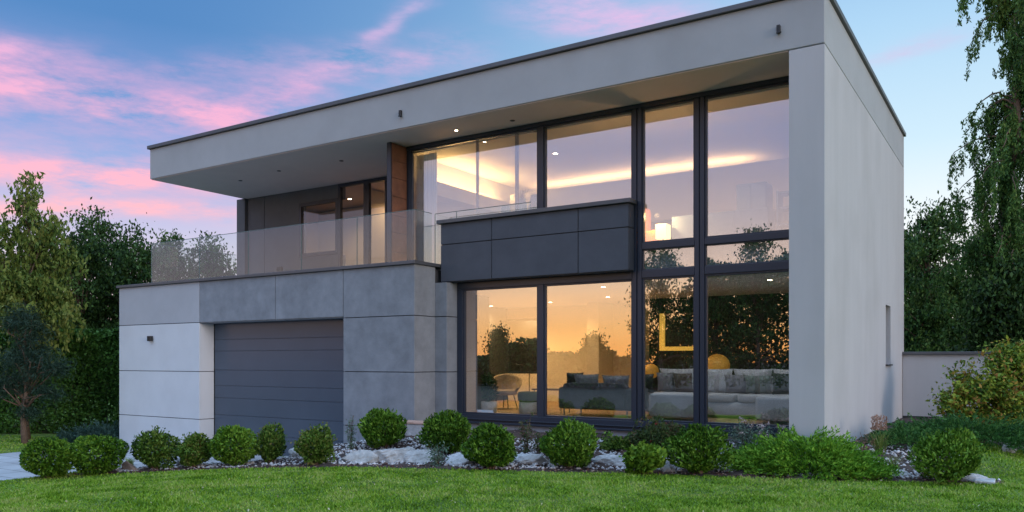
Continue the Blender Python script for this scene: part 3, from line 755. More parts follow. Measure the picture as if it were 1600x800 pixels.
MB().rbox(ox-.34, ox-.14, 15.38, 16.02, F2+.14, F2+1.0).build('backrest', M['orange_fabric'], t, smooth=True)
leg_parts(t, ox-.3, ox+.28, 15.42, 15.98, F2, F2+.13, M['black'])
# vases near the glazing upstairs
def vase(px, py, Y, r, hgt, mat, label, grp):
    c = at_y(px, py, Y)
    zb = max(F2, c[2]-hgt)
    o = MB().lathe((c[0], c[1], zb), [(r*.7, 0), (r, hgt*.25), (r*.95, hgt*.6), (r*.55, hgt*.85), (r*.65, hgt), (r*.5, hgt*.98)], 20).build('vase', mat, None, 0, True, origin=(c[0], c[1], zb)); tag(o, label, 'vase', grp)
vg = 'vases behind the upper glazing'
t = thing('console_table', 'low pale console table behind the balcony glass upstairs', 'table', (-9.6, 15.6, F2))
MB().box(-10.3, -8.9, 15.4, 15.8, F2+1.02, F2+1.06).build('tabletop', M['ceramic'], t, .006)
leg_parts(t, -10.3, -8.9, 15.4, 15.8, F2, F2+1.02, M['ceramic'], .02)
for x, r, h_, mt, lb in ((-9.72, .13, .42, 'ceramic_blue', 'blue vase with dry twigs on the upper console table'), (-9.35, .14, .46, 'ceramic_blue', 'wider blue vase beside the twig vase upstairs'), (-10.15, .13, .30, 'ceramic_blue', 'squat blue vase at the left end of the console table')):
    o = MB().lathe((x, 15.6, F2+1.061), [(r*.7, 0), (r, h_*.3), (r*.95, h_*.7), (r*.75, h_*.9), (r*.8, h_), (r*.6, h_*.97)], 20).build('vase', M[mt], None, 0, True, origin=(x, 15.6, F2+1.061)); tag(o, lb, 'vase', vg)
tw = thing('dry_twigs', 'bunch of dark dry twigs standing in the blue vase', 'twigs', (-9.72, 15.6, F2+1.42))
rg = np.random.default_rng(4); mb = MB()
for i in range(26):
    a_ = rg.normal(size=2)*.11; mb.tube([(-9.72, 15.6, F2+1.32), (-9.72+a_[0]*.5, 15.6+a_[1]*.5, F2+1.52), (-9.72+a_[0], 15.6+a_[1], F2+1.6+.08*rg.random())], [.006, .005, .003], 5)
mb.build('stems', M['cushion_grey'], tw)

# ------------------------------------------------------------------ boundary wall behind
t = thing('garden_wall', 'pale rendered garden wall with dark coping right of the house', 'wall', (0, 23.2, -.05))
MB().box(-2.69, 7, 23.1, 23.38, -.5, 1.64).build('wall_face', M['plaster_side'], t)
MB().box(-2.69, 7.05, 23.03, 23.45, 1.642, 1.72).build('coping', M['metal'], t, .01)
MB().box(-2.69, 7.0, 23.07, 23.0999, -.5, .06).build('plinth', M['backing'], t)

# ------------------------------------------------------------------ shrubs of the bed
def stems(mb, c, n, h, r, rng):
    for i in range(n):
        a = rng.random()*6.283; l = r*rng.random()
        mb.tube([(c[0]+.03*math.cos(a), c[1]+.03*math.sin(a), c[2]-.05), (c[0]+l*.5*math.cos(a), c[1]+l*.5*math.sin(a), c[2]+h*.5), (c[0]+l*math.cos(a), c[1]+l*math.sin(a), c[2]+h)], [.014, .009, .004], 5)
    return mb
def shrub(px, py, wpx, hpx, label, style, seed, name='round_shrub', cat='shrub', group='round clipped shrubs along the bed'):
    rng = np.random.default_rng(seed)
    c, t_ = ground(px, py)
    rx = wpx*t_/FOC/2; rz = hpx*t_/FOC/2
    base = c+np.array([0, 0, 0]); cc = c+np.array([0, 0, rz])
    # stand a little further back so that the near side meets the pixel base
    th = thing(name, label, cat, base, group)
    if style == 'ball': n, size, asp, lump, mt, up = 5200, .030, .5, .22, 'box_leaf', .15
    elif style == 'thuja': n, size, asp, lump, mt, up = 4800, .036, .38, .30, 'box_leaf', 1.0
    elif style == 'loose': n, size, asp, lump, mt, up = 4200, .028, .55, .34, 'box_leaf2', .3
    elif style == 'upright': n, size, asp, lump, mt, up = 3600, .028, .45, .30, 'greygreen', .8
    elif style == 'lime': n, size, asp, lump, mt, up = 1700, .042, .6, .3, 'lime_leaf', .5
    P, d = ball_points(n, rng, lump, .55)
    P = P*np.array([rx, rx, rz]); P[:, 2] = np.maximum(P[:, 2], -rz*.97)
    P += cc
    L = [leaves(P, size, asp, dirs=d*.8+np.array([0, 0, up]), jit=1.2, rng=rng)]
    # stray shoots breaking the outline
    k = {'ball': 40, 'thuja': 60, 'loose': 70, 'upright': 60, 'lime': 30}[style]
    dd = unit(rng.normal(size=(k, 3))+np.array([0, 0, .9])); dd[:, 2] = np.abs(dd[:, 2])
    ln = (.10 if style in ('ball', 'thuja') else .28)
    for s in range(5):
        q_ = cc+dd*np.array([rx, rx, rz])*(.93+ln*s/4*rng.random((k, 1)))
        L.append(leaves(q_+rng.normal(size=(k, 3))*.006, size*.8, asp, dirs=dd+np.array([0, 0, .5]), rng=rng))
    v, f = join(L); raw('foliage', v, f, M[mt if style != 'upright' else 'box_leaf2'], th)
    stems(MB(), c, 12, rz*1.3, rx*.7, rng).build('stems', M['bark'], th)
    return c, t_
shrub(77, 746, 82, 64, 'round clipped shrub leftmost in the bed, beside the driveway', 'ball', 11)
shrub(153, 741, 84, 62, 'broad clipped shrub second from the left, touching its left neighbour', 'ball', 12)
shrub(242, 734, 64, 62, 'loose round shrub with reddish young leaves before the white garage wall', 'loose', 13)
shrub(303, 731, 50, 52, 'small loose shrub below the corner of the garage opening', 'loose', 14)
shrub(365, 729, 74, 64, 'round clipped shrub before the left side of the garage door', 'ball', 15)
shrub(424, 724, 44, 60, 'narrow upright shrub before the middle of the garage door', 'upright', 16, 'upright_shrub')
shrub(493, 727, 62, 58, 'squarish shrub with twiggy top before the right of the garage door', 'loose', 17)
shrub(600, 700, 74, 62, 'globe shaped conifer shrub on the rocks before the grey cladding', 'thuja', 18)
shrub(697, 709, 80, 67, 'globe shaped conifer shrub below the left edge of the lower window', 'thuja', 19)
shrub(767, 733, 82, 72, 'round shrub in front of the potted plant window, nearer the lawn', 'thuja', 20)
shrub(891, 733, 94, 74, 'round shrub before the charcoal sofa window, alone between white stones', 'thuja', 21)
shrub(1005, 741, 62, 48, 'small bright lime green shrub between two round shrubs', 'lime', 22, 'lime_shrub', 'shrub', None)
shrub(1092, 742, 96, 80, 'large round shrub before the pair of narrow right windows', 'thuja', 23)
shrub(1482, 754, 108, 84, 'big round shrub at the right end of the bed with one red sprig', 'thuja', 24)

# spreading junipers -----------------------------------------------------
def spray_bush(name, label, cat, c, rx, ry, h, n, mat, seed, L0=.34, size=.030, group=None, tilt=.55):
    rng = np.random.default_rng(seed)
    th = thing(name, label, cat, c, group)
    a = rng.random(n)*6.283; r = np.sqrt(rng.random(n))
    B = np.stack([c[0]+rx*r*np.cos(a)*.85, c[1]+ry*r*np.sin(a)*.85, c[2]+h*(1-r**2.2)*rng.uniform(.25, .85, n)+.03], 1)
    out = np.stack([np.cos(a)*rx, np.sin(a)*ry, np.zeros(n)], 1); out = unit(out)
    D = unit(out*(.35+r[:, None])+rng.normal(size=(n, 3))*.35+np.array([0, 0, tilt]))
    L = []
    lens = L0*(.6+.7*rng.random(n))
    for s in range(9):
        k = s/8
        P = B+D*(lens*k)[:, None]+np.array([0, 0, -.10])*(k*k)
        sd = unit(np.cross(D, rng.normal(size=(n, 3))))
        w_ = .045*(1-k)+.008
        for m in range(3):
            L.append(leaves(P+sd*w_*(m-1)+rng.normal(size=(n, 3))*.008, size, .30, dirs=D+sd*(m-1)*.8+np.array([0, 0, .15]), jit=.5, rng=rng))
    v, f = join(L); v[:, 2] = np.maximum(v[:, 2], c[2]-.1); raw('foliage', v, f, M[mat], th)
    mb = MB()
    for i in range(14):
        j = rng.integers(n); mb.tube([(c[0], c[1], c[2]-.05), tuple((B[j]+np.array(c))/2+np.array([0, 0, .03])), tuple(B[j])], [.02, .013, .006], 5)
    mb.build('stems', M['bark'], th)
c, t_ = ground(1255, 742); spray_bush('spreading_juniper', 'bright green feathery juniper spreading before the house pillar', 'shrub', c+np.array([0, .2, 0]), 1.2, .6, .62, 1150, 'juniper', 31, .36)
c, t_ = ground(1185, 738); spray_bush('spreading_juniper', 'low feathery juniper between the large round shrub and the bright juniper', 'shrub', c+np.array([0, .2, 0]), .55, .42, .32, 220, 'juniper', 32, .28)
c, t_ = ground(1520, 700); spray_bush('dark_juniper', 'wide dark flat juniper below the tall shrub at the right edge', 'shrub', c+np.array([0, .6, 0]), 1.75, .75, .45, 800, 'juniper_dark', 33, .34)
c, t_ = ground(1412, 706); spray_bush('dark_juniper', 'dark juniper between the house corner and the big round shrub', 'shrub', c+np.array([0, .6, 0]), .6, .6, .34, 260, 'juniper_dark', 34, .3)
c, t_ = ground(210, 693); 
for px, py, w_, h_, lb, sd in ((132, 692, .62, .30, 'grey green low conifer on the far lawn, left of the blue one', 35), (164, 690, .75, .40, 'blue green bushy conifer beside the white garage wall', 36)):
    c, t_ = ground(px, py); spray_bush('blue_conifer', lb, 'shrub', c, w_, w_, h_, 200, 'blue_conifer', sd, .42, .035, 'low conifers on the far lawn', 1.0)

# perennials and grasses ----------------------------------------------------
def blades(c, n, h, spread, rng, w=.010):
    V = []; F = []
    for i in range(n):
        a = rng.random()*6.283; l = spread*(.3+.9*rng.random()); hh = h*(.55+.5*rng.random()); o = rng.normal(size=2)*.03
        sd = np.array([-math.sin(a), math.cos(a), 0])
        prev = None
        for k in range(5):
            u = k/4; p = np.array([c[0]+o[0]+math.cos(a)*l*u**1.6, c[1]+o[1]+math.sin(a)*l*u**1.6, c[2]+hh*(u-.28*u**3)])
            ww = w*(1-u*.92); V += [p-sd*ww, p+sd*ww]
            if k: b = len(V)-4; F.append((b, b+1, b+3, b+2))
    return np.array(V), np.array(F)
def tuft(px, py, n, h, sp, mat, label, seed, name='strap_plant', w=.010, plume=0):
    rng = np.random.default_rng(seed); c, t_ = ground(px, py)
    th = thing(name, label, 'plant', c); v, f = blades(c, n, h, sp, rng, w); raw('leaves', v, f, M[mat], th)
    if plume:
        L = []
        for i in range(plume):
            a = rng.random()*6.283; l = sp*.55*rng.random(); P = np.stack([np.full(60, c[0]+l*math.cos(a)), np.full(60, c[1]+l*math.sin(a)), c[2]+h*rng.uniform(.72, 1.12, 60)], 1)+rng.normal(size=(60, 3))*np.array([.012, .012, 0])
            L.append(leaves(P, .018, .4, dirs=np.tile([0, 0, 1.], (60, 1)), rng=rng))
        v, f = join(L); raw('plumes', v, f, M['plume'], th)
    return th
tuft(1374, 712, 90, .60, .34, 'strap', 'ornamental grass with pinkish plumes at the house side wall', 41, 'ornamental_grass', .006, 9)
tuft(1395, 735, 80, .34, .22, 'strap', 'yellowish arching tuft left of the big round shrub', 42, 'grass_tuft', .006)
tuft(204, 727, 34, .26, .2, 'strap', 'pale green strap leaved plant between the broad shrub and the reddish one', 43, 'strap_plant', .016)
def leafy_stalk(px, py, hpx, wpx, mat, label, seed, n=500, size=.028, nst=8, flower=None):
    rng = np.random.default_rng(seed); c, t_ = ground(px, py); h = hpx*t_/FOC; w_ = wpx*t_/FOC/2
    th = thing('perennial_plant', label, 'plant', c); mb = MB(); L = []; tips = []
    for i in range(nst):
        a = rng.random()*6.283; e = np.array([c[0]+w_*math.cos(a)*rng.random(), c[1]+w_*math.sin(a)*rng.random(), c[2]+h*(.6+.4*rng.random())])
        mb.tube([tuple(c-np.array([0, 0, .03])), tuple((c+e)/2+np.append(rng.normal(size=2)*.02, 0)), tuple(e)], [.006, .005, .003], 5)
        u = rng.random((n//nst, 1)); P = c+(e-c)*u+rng.normal(size=(n//nst, 3))*np.array([w_*.28, w_*.28, .02])
        L.append(leaves(P, size, .35, rng=rng)); tips.append(e)
    mb.build('stems', M['bark'], th); v, f = join(L); raw('leaves', v, f, M[mat], th)
    if flower:
        
        for e in tips[:10]: v, f = leaves(e+rng.normal(size=(14, 3))*.018, .016, .7, rng=rng); raw('flower', v, f, M[flower], th)
leafy_stalk(549, 703, 55, 22, 'greygreen', 'small pale green plant at the right edge of the garage door', 51, 260)
leafy_stalk(822, 708, 65, 26, 'cover', 'thin climbing plant standing before the lower window rail', 52, 420)
leafy_stalk(842, 706, 32, 36, 'cover', 'brownish straggly plant right of the thin climber', 56, 240)
leafy_stalk(683, 729, 36, 40, 'greygreen', 'grey green low plant between the rocks and the round shrub', 53, 420)
leafy_stalk(1165, 706, 52, 70, 'greygreen', 'grey green flowering plant below the rightmost lower window', 54, 1100, .026, 18, 'pale_petal')
leafy_stalk(1200, 710, 46, 60, 'greygreen', 'silvery plant with faded flowers left of the pillar base', 57, 700, .026, 14, 'pale_petal')
leafy_stalk(1350, 712, 40, 40, 'plume', 'dry reddish plant beside the ornamental grass', 58, 160, .018, 8)
def cover(px0, px1, py, hpx, label, seed, mat, n, flower=None):
    rng = np.random.default_rng(seed); c, t_ = ground((px0+px1)/2, py)
    rx = (px1-px0)*t_/FOC/2; h = hpx*t_/FOC
    th = thing('low_shrub', label, 'shrub', c)
    P, d = ball_points(n, rng, .4, .7); P[:, 2] = np.abs(P[:, 2]); P = P*np.array([rx, .4, h])+c
    v, f = leaves(P, .032, .5, dirs=d+np.array([0, 0, .3]), rng=rng); raw('foliage', v, f, M[mat], th)
    stems(MB(), c, 10, h*.8, rx*.8, rng).build('stems', M['bark'], th)
    if flower:
        
        for k in rng.integers(0, n, 10): v, f = leaves(P[k]+rng.normal(size=(9, 3))*.02+np.array([0, -.02, .02]), .022, .8, rng=rng); raw('flower', v, f, M[flower], th)
cover(975, 1055, 700, 34, 'dark low shrub with a few red flowers below the window rail', 61, 'cover', 2600, 'red')
cover(1010, 1078, 694, 36, 'dark purplish low shrub behind the lime shrub', 62, 'cover', 2000)
cover(935, 990, 700, 20, 'low green ground cover right of the lone round shrub', 63, 'box_leaf2', 1400)

# ------------------------------------------------------------------ rocks, gravel, chips
# specks on the lawn
rg = np.random.default_rng(77); tt = rg.uniform(7, 12, 240); aa = rg.uniform(-.62, .62, 240); fx = (-.5389+.8424*aa)*tt; fy = (.8424+.5388*aa)*tt
kk = ~is_bed(fx, fy) & ~is_drive(fx, fy); fx, fy = fx[kk], fy[kk]
v, f = leaves(np.stack([fx, fy, gz(fx, fy)+.045], 1), .014, .6, rng=rg); o = raw('fallen_petals', v, f, leafmat('lawn_speck', [(.4, .38, .2), (.5, .5, .42), (.35, .25, .12)], .8)); tag(o, 'tiny pale petals and leaves scattered over the lawn', 'petals', kind='stuff')
def rock(c, rx, ry, rz, seed, mat, label, name='boulder', group=None, cut=16):
    rng = np.random.default_rng(seed)
    nu, nv = 40, 22; N = unit(rng.normal(size=(cut, 3))); off = rng.uniform(.5, .95, cut)
    V = []; F = []
    for k in range(nv+1):
        ph = -math.pi/2+math.pi*k/nv
        for j in range(nu):
            t2 = 2*math.pi*j/nu; d = np.array([math.cos(ph)*math.cos(t2), math.cos(ph)*math.sin(t2), math.sin(ph)])
            r = 1.0
            for n_, o_ in zip(N, off):
                dn = d@n_
                if dn > 1e-3: r = min(r, o_/dn)
            r *= 1+.035*math.sin(9*d[0]+seed)*math.sin(8*d[1]+2*d[2]*4)+.02*math.sin(23*d[0]+3*seed)*math.sin(19*d[2]+17*d[1])
            V.append((c[0]+d[0]*r*rx, c[1]+d[1]*r*ry, c[2]+rz*.12+d[2]*r*rz))
    for k in range(nv):
        for j in range(nu):
            q_ = k*nu; F.append((q_+j, q_+(j+1) % nu, q_+nu+(j+1) % nu, q_+nu+j))
    o = raw(name, V, F, mat, None, tuple(c)); o.data.polygons.foreach_set('use_smooth', [False]*len(F)); tag(o, label, 'rock', group)
    return o
gr = 'pale rocks in the planting bed'
for i, (px, py, w_, h_, dp, mt, lb) in enumerate((
    (198, 736, 30, 17, .12, 'rock_brown', 'small brown fieldstone between the second and third shrub'),
    (462, 715, 50, 20, .25, 'rock', 'pale rock between the narrow upright shrub and the squarish shrub'),
    (555, 722, 66, 20, .3, 'rock', 'low pale rock leftmost under the globe conifer'),
    (608, 722, 84, 32, .35, 'rock', 'tilted pale slab of rock below the globe conifer'),
    (648, 721, 70, 28, .35, 'rock', 'flat topped pale rock right of the tilted slab'),
    (715, 726, 50, 22, .25, 'gravel', 'white rock behind the grey green low plant'),
    (822, 724, 70, 18, .25, 'gravel', 'long white rock between the two shrubs under the side table window'),
    (955, 727, 60, 18, .25, 'gravel', 'white rock left of the lime shrub'),
    (1042, 738, 26, 20, .15, 'gravel', 'small white rock between lime shrub and large round shrub'),
    (1128, 735, 34, 20, .15, 'gravel', 'small white rock at the right of the large round shrub'),
    (1402, 745, 36, 12, .2, 'gravel', 'flat white rock under the yellowish tuft'),
    (1512, 752, 50, 12, .2, 'gravel', 'flat white stone under the right side of the big round shrub'),
    (1576, 707, 20, 16, .12, 'rock', 'single grey stone at the edge of the dark juniper'),
    (285, 728, 34, 14, .2, 'gravel', 'white stone between the reddish shrub and the small loose shrub'))):
    c, t_ = ground(px, py); rock(c+np.array([0, dp*.5, 0]), w_*t_/FOC*.62, dp, h_*t_/FOC*.85, 100+i, M[mt], lb, group=gr)
c, t_ = ground(1537, 756)
o = MB().box(c[0]-.12, c[0]+.14, c[1]-.05, c[1]+.35, c[2]-.1, c[2]+.045).build('edging_block', M['gravel'], None, .012, origin=tuple(c)); tag(o, 'pale rectangular edging block at the right end of the bed', 'kerb stone')
c = at_y(652, 684, 13.2)
o = MB().box(c[0]-.5, c[0]+.9, 13.1, 13.4, -.35, .16).build('stone_block', M['rock'], None, .015, origin=(c[0], 13.2, -.35)); tag(o, 'low grey stone block between the two globe conifers', 'stone block')
o = MB().box(c[0]-.52, c[0]+.92, 13.08, 13.42, .162, .21).build('terracotta_slab', M['terra'], None, .008, origin=(c[0], 13.2, .162)); tag(o, 'pinkish flat slab lying on the low grey stone block', 'stone slab')
def scatter(name, n, size, mat, label, cat, mask, seed, zl=.01, flat=.6):
    rng = np.random.default_rng(seed)
    X = rng.uniform(-14.2, .0, n); Y = rng.uniform(7.5, 24, n)
    k = is_bed(X, Y) & mask(X, Y, rng); X, Y = X[k], Y[k]; n = len(X)
    ico = np.array([(0, 0, 1), (.9, 0, .1), (.2, .85, 0), (-.75, .5, .1), (-.7, -.6, 0), (.3, -.85, .1), (0, 0, -1)], float)
    fc = np.array([(0, 1, 2), (0, 2, 3), (0, 3, 4), (0, 4, 5), (0, 5, 1), (6, 2, 1), (6, 3, 2), (6, 4, 3), (6, 5, 4), (6, 1, 5)])
    s = size*(.5+rng.random((n, 1, 1))*1.1); a = rng.random(n)*6.283
    P = ico[None]*s*np.array([1, .75, flat])*(.8+.4*rng.random((n, 7, 1)))
    ca, sa = np.cos(a)[:, None], np.sin(a)[:, None]
    x = P[..., 0]*ca-P[..., 1]*sa; y = P[..., 0]*sa+P[..., 1]*ca
    V = np.stack([x+X[:, None], y+Y[:, None], P[..., 2]+(gz(X, Y)+zl)[:, None]], -1).reshape(-1, 3)
    F = (fc[None]+7*np.arange(n)[:, None, None]).reshape(-1, 3)
    o = raw(name, V, F, mat); tag(o, label, cat, kind='stuff')
def gravel_zone(X, Y, rng):
    s = Y-edgey(X); nz = np.sin(X*1.9)*np.sin(Y*2.3+1)
    return (s > .35+.15*nz) & (s < 2.6)
scatter('white_gravel', 42000, .033, leafmat('gravel_stone', [(.30, .30, .31), (.48, .48, .5), (.62, .63, .66)], .9, 0), 'white gravel spread between the shrubs', 'gravel', gravel_zone, 71)
scatter('bark_mulch', 30000, .022, M['chips'], 'dark red bark chips along the lawn edge', 'mulch', lambda X, Y, r: ((Y-edgey(X)) < .75) | (r.random(len(X)) < .15), 72, .012, .35)

# ------------------------------------------------------------------ trees
def tube_path(a, b, bend, n, rng):
    a, b = np.array(a, float), np.array(b, float)
    return [tuple(a+(b-a)*k/n+(rng.normal(size=3)*bend if 0 < k < n else 0)) for k in range(n+1)]
def tree(name, label, base, height, tr, clumps, per, sig, size, leaf, bark, seed, group=None, droop=0., cat='tree', trunk_top=.8, strand=0, asp=.5, lean=(0, 0)):
    """clumps: list of ellipsoids (cx,cy,cz,rx,ry,rz,count) relative to base"""
    rng = np.random.default_rng(seed)
    base = np.array(base, float)
    th = thing(name, label, cat, base, group)
    C = []
    for cx_, cy_, cz_, rx, ry, rz, cnt in clumps:
        d = unit(rng.normal(size=(cnt, 3))); r = rng.random((cnt, 1))**.45
        C.append(base+np.array([cx_, cy_, cz_])+d*r*np.array([rx, ry, rz]))
    C = np.concatenate(C)
    mb = MB()
    top = base+np.array([lean[0], lean[1], height*trunk_top])
    pts = tube_path(base-np.array([0, 0, .2]), top, .05*height/8, 7, rng)
    mb.tube(pts, [tr*(1-.8*k/7) for k in range(8)], 10)
    pa = np.array(pts)
    for j in rng.choice(len(C), min(len(C), 46), replace=False):
        e = C[j]; zz = base[2]+max(.18*height, (e[2]-base[2])*rng.uniform(.55, .85)); zz = min(zz, top[2])
        k = np.interp(zz, pa[:, 2], np.arange(len(pa))); i0 = int(min(k, len(pa)-2)); s = pa[i0]+(pa[i0+1]-pa[i0])*(k-i0)
        mid = (s+e)/2+rng.normal(size=3)*.12+np.array([0, 0, .12])
        mb.tube([tuple(s), tuple(mid), tuple(e)], [tr*.30, tr*.17, tr*.05], 5)
    mb.build('trunk', M[bark], th, smooth=True)
    n = len(C)*per
    sg = sig*(.6+.8*rng.random((len(C), 1)))
    P = np.repeat(C, per, 0)+rng.normal(size=(n, 3))*np.repeat(sg, per, 0)*np.array([1, 1, .75])
    if strand:
        # hanging strands: every clump lets leaves down in curtains
        ks = np.repeat(np.arange(len(C)), per); sid = rng.integers(0, strand, n)
        off = rng.normal(size=(len(C), strand, 3))*sig*np.array([1, 1, .5]); lens = rng.uniform(.25, 1.0, (len(C), strand))*droop
        u = rng.random(n)
        P = C[ks]+off[ks, sid]+np.stack([.06*np.sin(u*5+sid), .06*np.cos(u*4+sid), -u*lens[ks, sid]], 1)+rng.normal(size=(n, 3))*.035
        dirs = np.tile([0, 0, -1.], (n, 1))
        v, f = leaves(P, size, asp, dirs, 1.0, rng)
    elif droop:
        v, f = leaves(P, size, asp, np.tile([0, 0, -1.], (n, 1)), 1.3, rng)
    else: v, f = leaves(P, size, asp, rng=rng)
    raw('crown', v, f, M[leaf], th)
    return th
def gpt(px, t_):
    a = (px-800)/FOC; return np.array([(-.5389+.8424*a)*t_, (.8424+.5388*a)*t_])
# left: birch like tree, pine, dark trees and hedge
p = gpt(44, 24.6); zb = float(gz(*p))
tree('birch_tree', 'pale green slender tree with drooping twigs at the left edge', (p[0], p[1], zb), 8.9, .11,
     [(0, 0, 7.6, .35, .35, .8, 14), (0, 0, 6.0, 1.0, .95, 1.2, 70), (.7, .45, 6.6, .55, .4, .4, 12), (1.0, .65, 5.6, .4, .3, .4, 9), (.2, .1, 4.2, 1.35, 1.25, 1.2, 90), (-.6, -.3, 5.2, .8, .8, 1.0, 30), (.7, .4, 4.4, .55, .55, .8, 18), (0, 0, 2.6, .8, .8, .6, 10)], 60, .17, .075, 'birch_leaf', 'bark', 201, None, .75, strand=5, asp=.42)
p = gpt(40, 23.4); zb = float(gz(*p))
tree('pine_tree', 'dark blue green pine low in front of the pale birch at left edge', (p[0], p[1], zb), 4.2, .10,
     [(0, 0, 3.4, .45, .45, .7, 22), (.1, 0, 2.4, .75, .75, .5, 30), (.75, .5, 2.2, .3, .3, .15, 7), (-.5, -.3, 1.7, .6, .5, .35, 18), (.55, .35, 1.5, .35, .3, .2, 8), (.1, 0, .9, .3, .3, .2, 5)], 120, .18, .085, 'pine', 'bark', 202, asp=.10)
dk = 'dark trees behind the driveway'
for i, (px, t_, h_, w_, lb) in enumerate(((60, 30, 7.0, 1.5, 'dark tree filling the gap behind the pale birch'), (122, 29, 7.7, 1.2, 'dark tree with spiky top right of the pale birch'), (160, 31, 8.3, 1.3, 'dark tree with two thin top shoots left of the garage'), (208, 29.5, 7.4, 1.2, 'dark bushy tree rising just left of the terrace glass'), (262, 31, 7.6, 1.2, 'lighter topped tree behind the left end of the terrace glass'), (320, 33, 7.7, 1.3, 'tree seen through the terrace glass left of the dark wall'), (-30, 29, 7.2, 1.6, 'dark tree cut off by the left edge of the photo'))):
    p = gpt(px, t_); zb = -.93
    tree('dark_tree', lb, (p[0], p[1], zb), h_, .13, [(0, 0, h_*.52, w_, w_, h_*.36, 110), (0, 0, h_*.86, w_*.4, w_*.4, h_*.13, 14), (w_*.4, .3, h_*.8, w_*.35, w_*.35, h_*.1, 8), (0, 0, h_*.22, w_*1.1, w_*1.1, h_*.18, 40)], 105, .22, .066, 'dark_leaf', 'bark', 210+i, dk, .3)
def hedge(x0, y0, x1, y1, wdt, h, label, seed, n, mat='hedge_leaf', name='hedge', zb=-.93, size=.06):
    rng = np.random.default_rng(seed); a = np.array([x0, y0]); b = np.array([x1, y1]); L = np.linalg.norm(b-a); d = (b-a)/L; nn = np.array([-d[1], d[0]])
    th = thing(name, label, 'hedge', (x0, y0, zb))
    u = rng.random(n)*L; face = rng.random(n)
    lat = np.where(face < .45, -wdt/2, np.where(face < .6, wdt/2, rng.uniform(-wdt/2, wdt/2, n))); z = np.where(face < .6, rng.random(n)*h, h-np.abs(rng.normal(size=n))*.12)
    lat = lat+rng.normal(size=n)*.09+.12*np.sin(u*2.1+z*1.7); z = z+.10*np.sin(u*1.3)*np.sin(u*3.1)+rng.normal(size=n)*.05
    P = np.stack([a[0]+d[0]*u+nn[0]*lat, a[1]+d[1]*u+nn[1]*lat, zb+z], 1)
    v, f = leaves(P, size, .55, rng=rng); raw('foliage', v, f, M[mat], th)
    mb = MB()
    k = int(L/.6)
    for i in range(k):
        q_ = a+d*(i+.5)*L/k; mb.tube([(q_[0], q_[1], zb-.1), (q_[0]+.05, q_[1], zb+h*.5), (q_[0], q_[1]+.05, zb+h*.9)], [.04, .03, .012], 6)
    mb.build('stems', M['bark'], th)
pa_, pb_ = gpt(-60, 27.5), gpt(235, 26.5)
hedge(pa_[0], pa_[1], pb_[0], pb_[1], 1.0, 3.4, 'tall dense dark hedge behind the far lawn left of the garage', 221, 42000)
# right: weeping tree, dark tree, shrub
def weeping(px, t_, height, label, seed):
    rng = np.random.default_rng(seed); p = gpt(px, t_); base = np.array([p[0], p[1], 0.])
    th = thing('weeping_tree', label, 'tree', base)
    mb = MB(); tp = tube_path(base-np.array([0, 0, .2]), base+np.array([.3, .2, height*.95]), .12, 9, rng); tp_a = np.array(tp)
    mb.tube(tp, [.2*(1-.88*k/9) for k in range(10)], 10)
    L = []
    nb = 104
    for b in range(nb):
        hz = height*(.29+.69*(b+rng.random())/nb); k = np.interp(hz, tp_a[:, 2], np.arange(10)); i0 = min(int(k), 8); s0 = tp_a[i0]+(tp_a[i0+1]-tp_a[i0])*(k-i0)
        a = rng.random()*6.283; rad = (rng.uniform(.6, 1.5) if rng.random() < .7 else rng.uniform(1.4, 1.95))*(.62 if .56 < hz/height < .66 else 1.0)
        if hz < .42*height: rad *= 1.0
        d = np.array([math.cos(a), math.sin(a), 0]); rise = rng.uniform(.1, .55)
        N_ = 9; pts = []
        for q_ in range(N_):
            u = q_/(N_-1); pts.append(s0+d*rad*u+np.array([0, 0, rise*math.sin(u*2.6)-.55*u**3])+rng.normal(size=3)*.03)
        mb.tube([tuple(x) for x in pts], [.035*(1-.9*q_/(N_-1))+.003 for q_ in range(N_)], 5)
        pts = np.array(pts)
        for h_ in range(14):
            u = rng.random()**.7*(N_-1); i1 = min(int(u), N_-2); o_ = pts[i1]+(pts[i1+1]-pts[i1])*(u-i1)+rng.normal(size=3)*.05
            ln = rng.uniform(.25, 1.15)*(1.25 if hz < .5*height else .9); n_ = int(70*ln)+14
            tt = rng.random((n_, 1)); sw = rng.normal(size=2)*.12
            P = o_+np.concatenate([sw[0]*tt, sw[1]*tt, -ln*tt], 1)+rng.normal(size=(n_, 3))*np.array([.05, .05, .02])*(1-.5*tt)
            L.append(leaves(P, .050, .36, np.tile([0, 0, -1.], (n_, 1)), 1.1, rng))
    mb.build('trunk', M['bark'], th, smooth=True)
    v, f = join(L); raw('crown', v, f, M['weep'], th)
weeping(1568, 22.0, 14.2, 'tall weeping tree with long hanging twigs at the right edge', 231)
dr = 'dark trees behind the garden wall'
for i, (px, t_, h_, w_, lb) in enumerate(((1572, 21.2, 4.3, .85, 'low dark tree just behind the garden wall at the foot of the weeping tree'), (1450, 29, 7.4, 1.9, 'dark leafy tree behind the garden wall next to the house'), (1535, 30, 6.6, 2.0, 'dark tree behind the garden wall under the weeping twigs'), (1625, 29, 6.6, 2.0, 'dark tree behind the wall at the right edge of the photo'), (1395, 33, 7.2, 1.8, 'dark tree partly hidden by the house corner'))):
    p = gpt(px, t_)
    tree('broadleaf_tree', lb, (p[0], p[1], 0), h_, .16, [(0, 0, h_*.55, w_, w_*.9, h_*.36, 120), (.3, .2, h_*.85, w_*.55, w_*.5, h_*.12, 22), (-.5, -.3, h_*.25, w_, w_, h_*.2, 60), (.6, .4, h_*.3, w_*.8, w_*.8, h_*.2, 40)], 110, .24, .066, 'dark_leaf', 'bark', 240+i, dr, .2)
c, t_ = ground(1560, 690)
c = np.append(gpt(1560, 17.2), -.15)
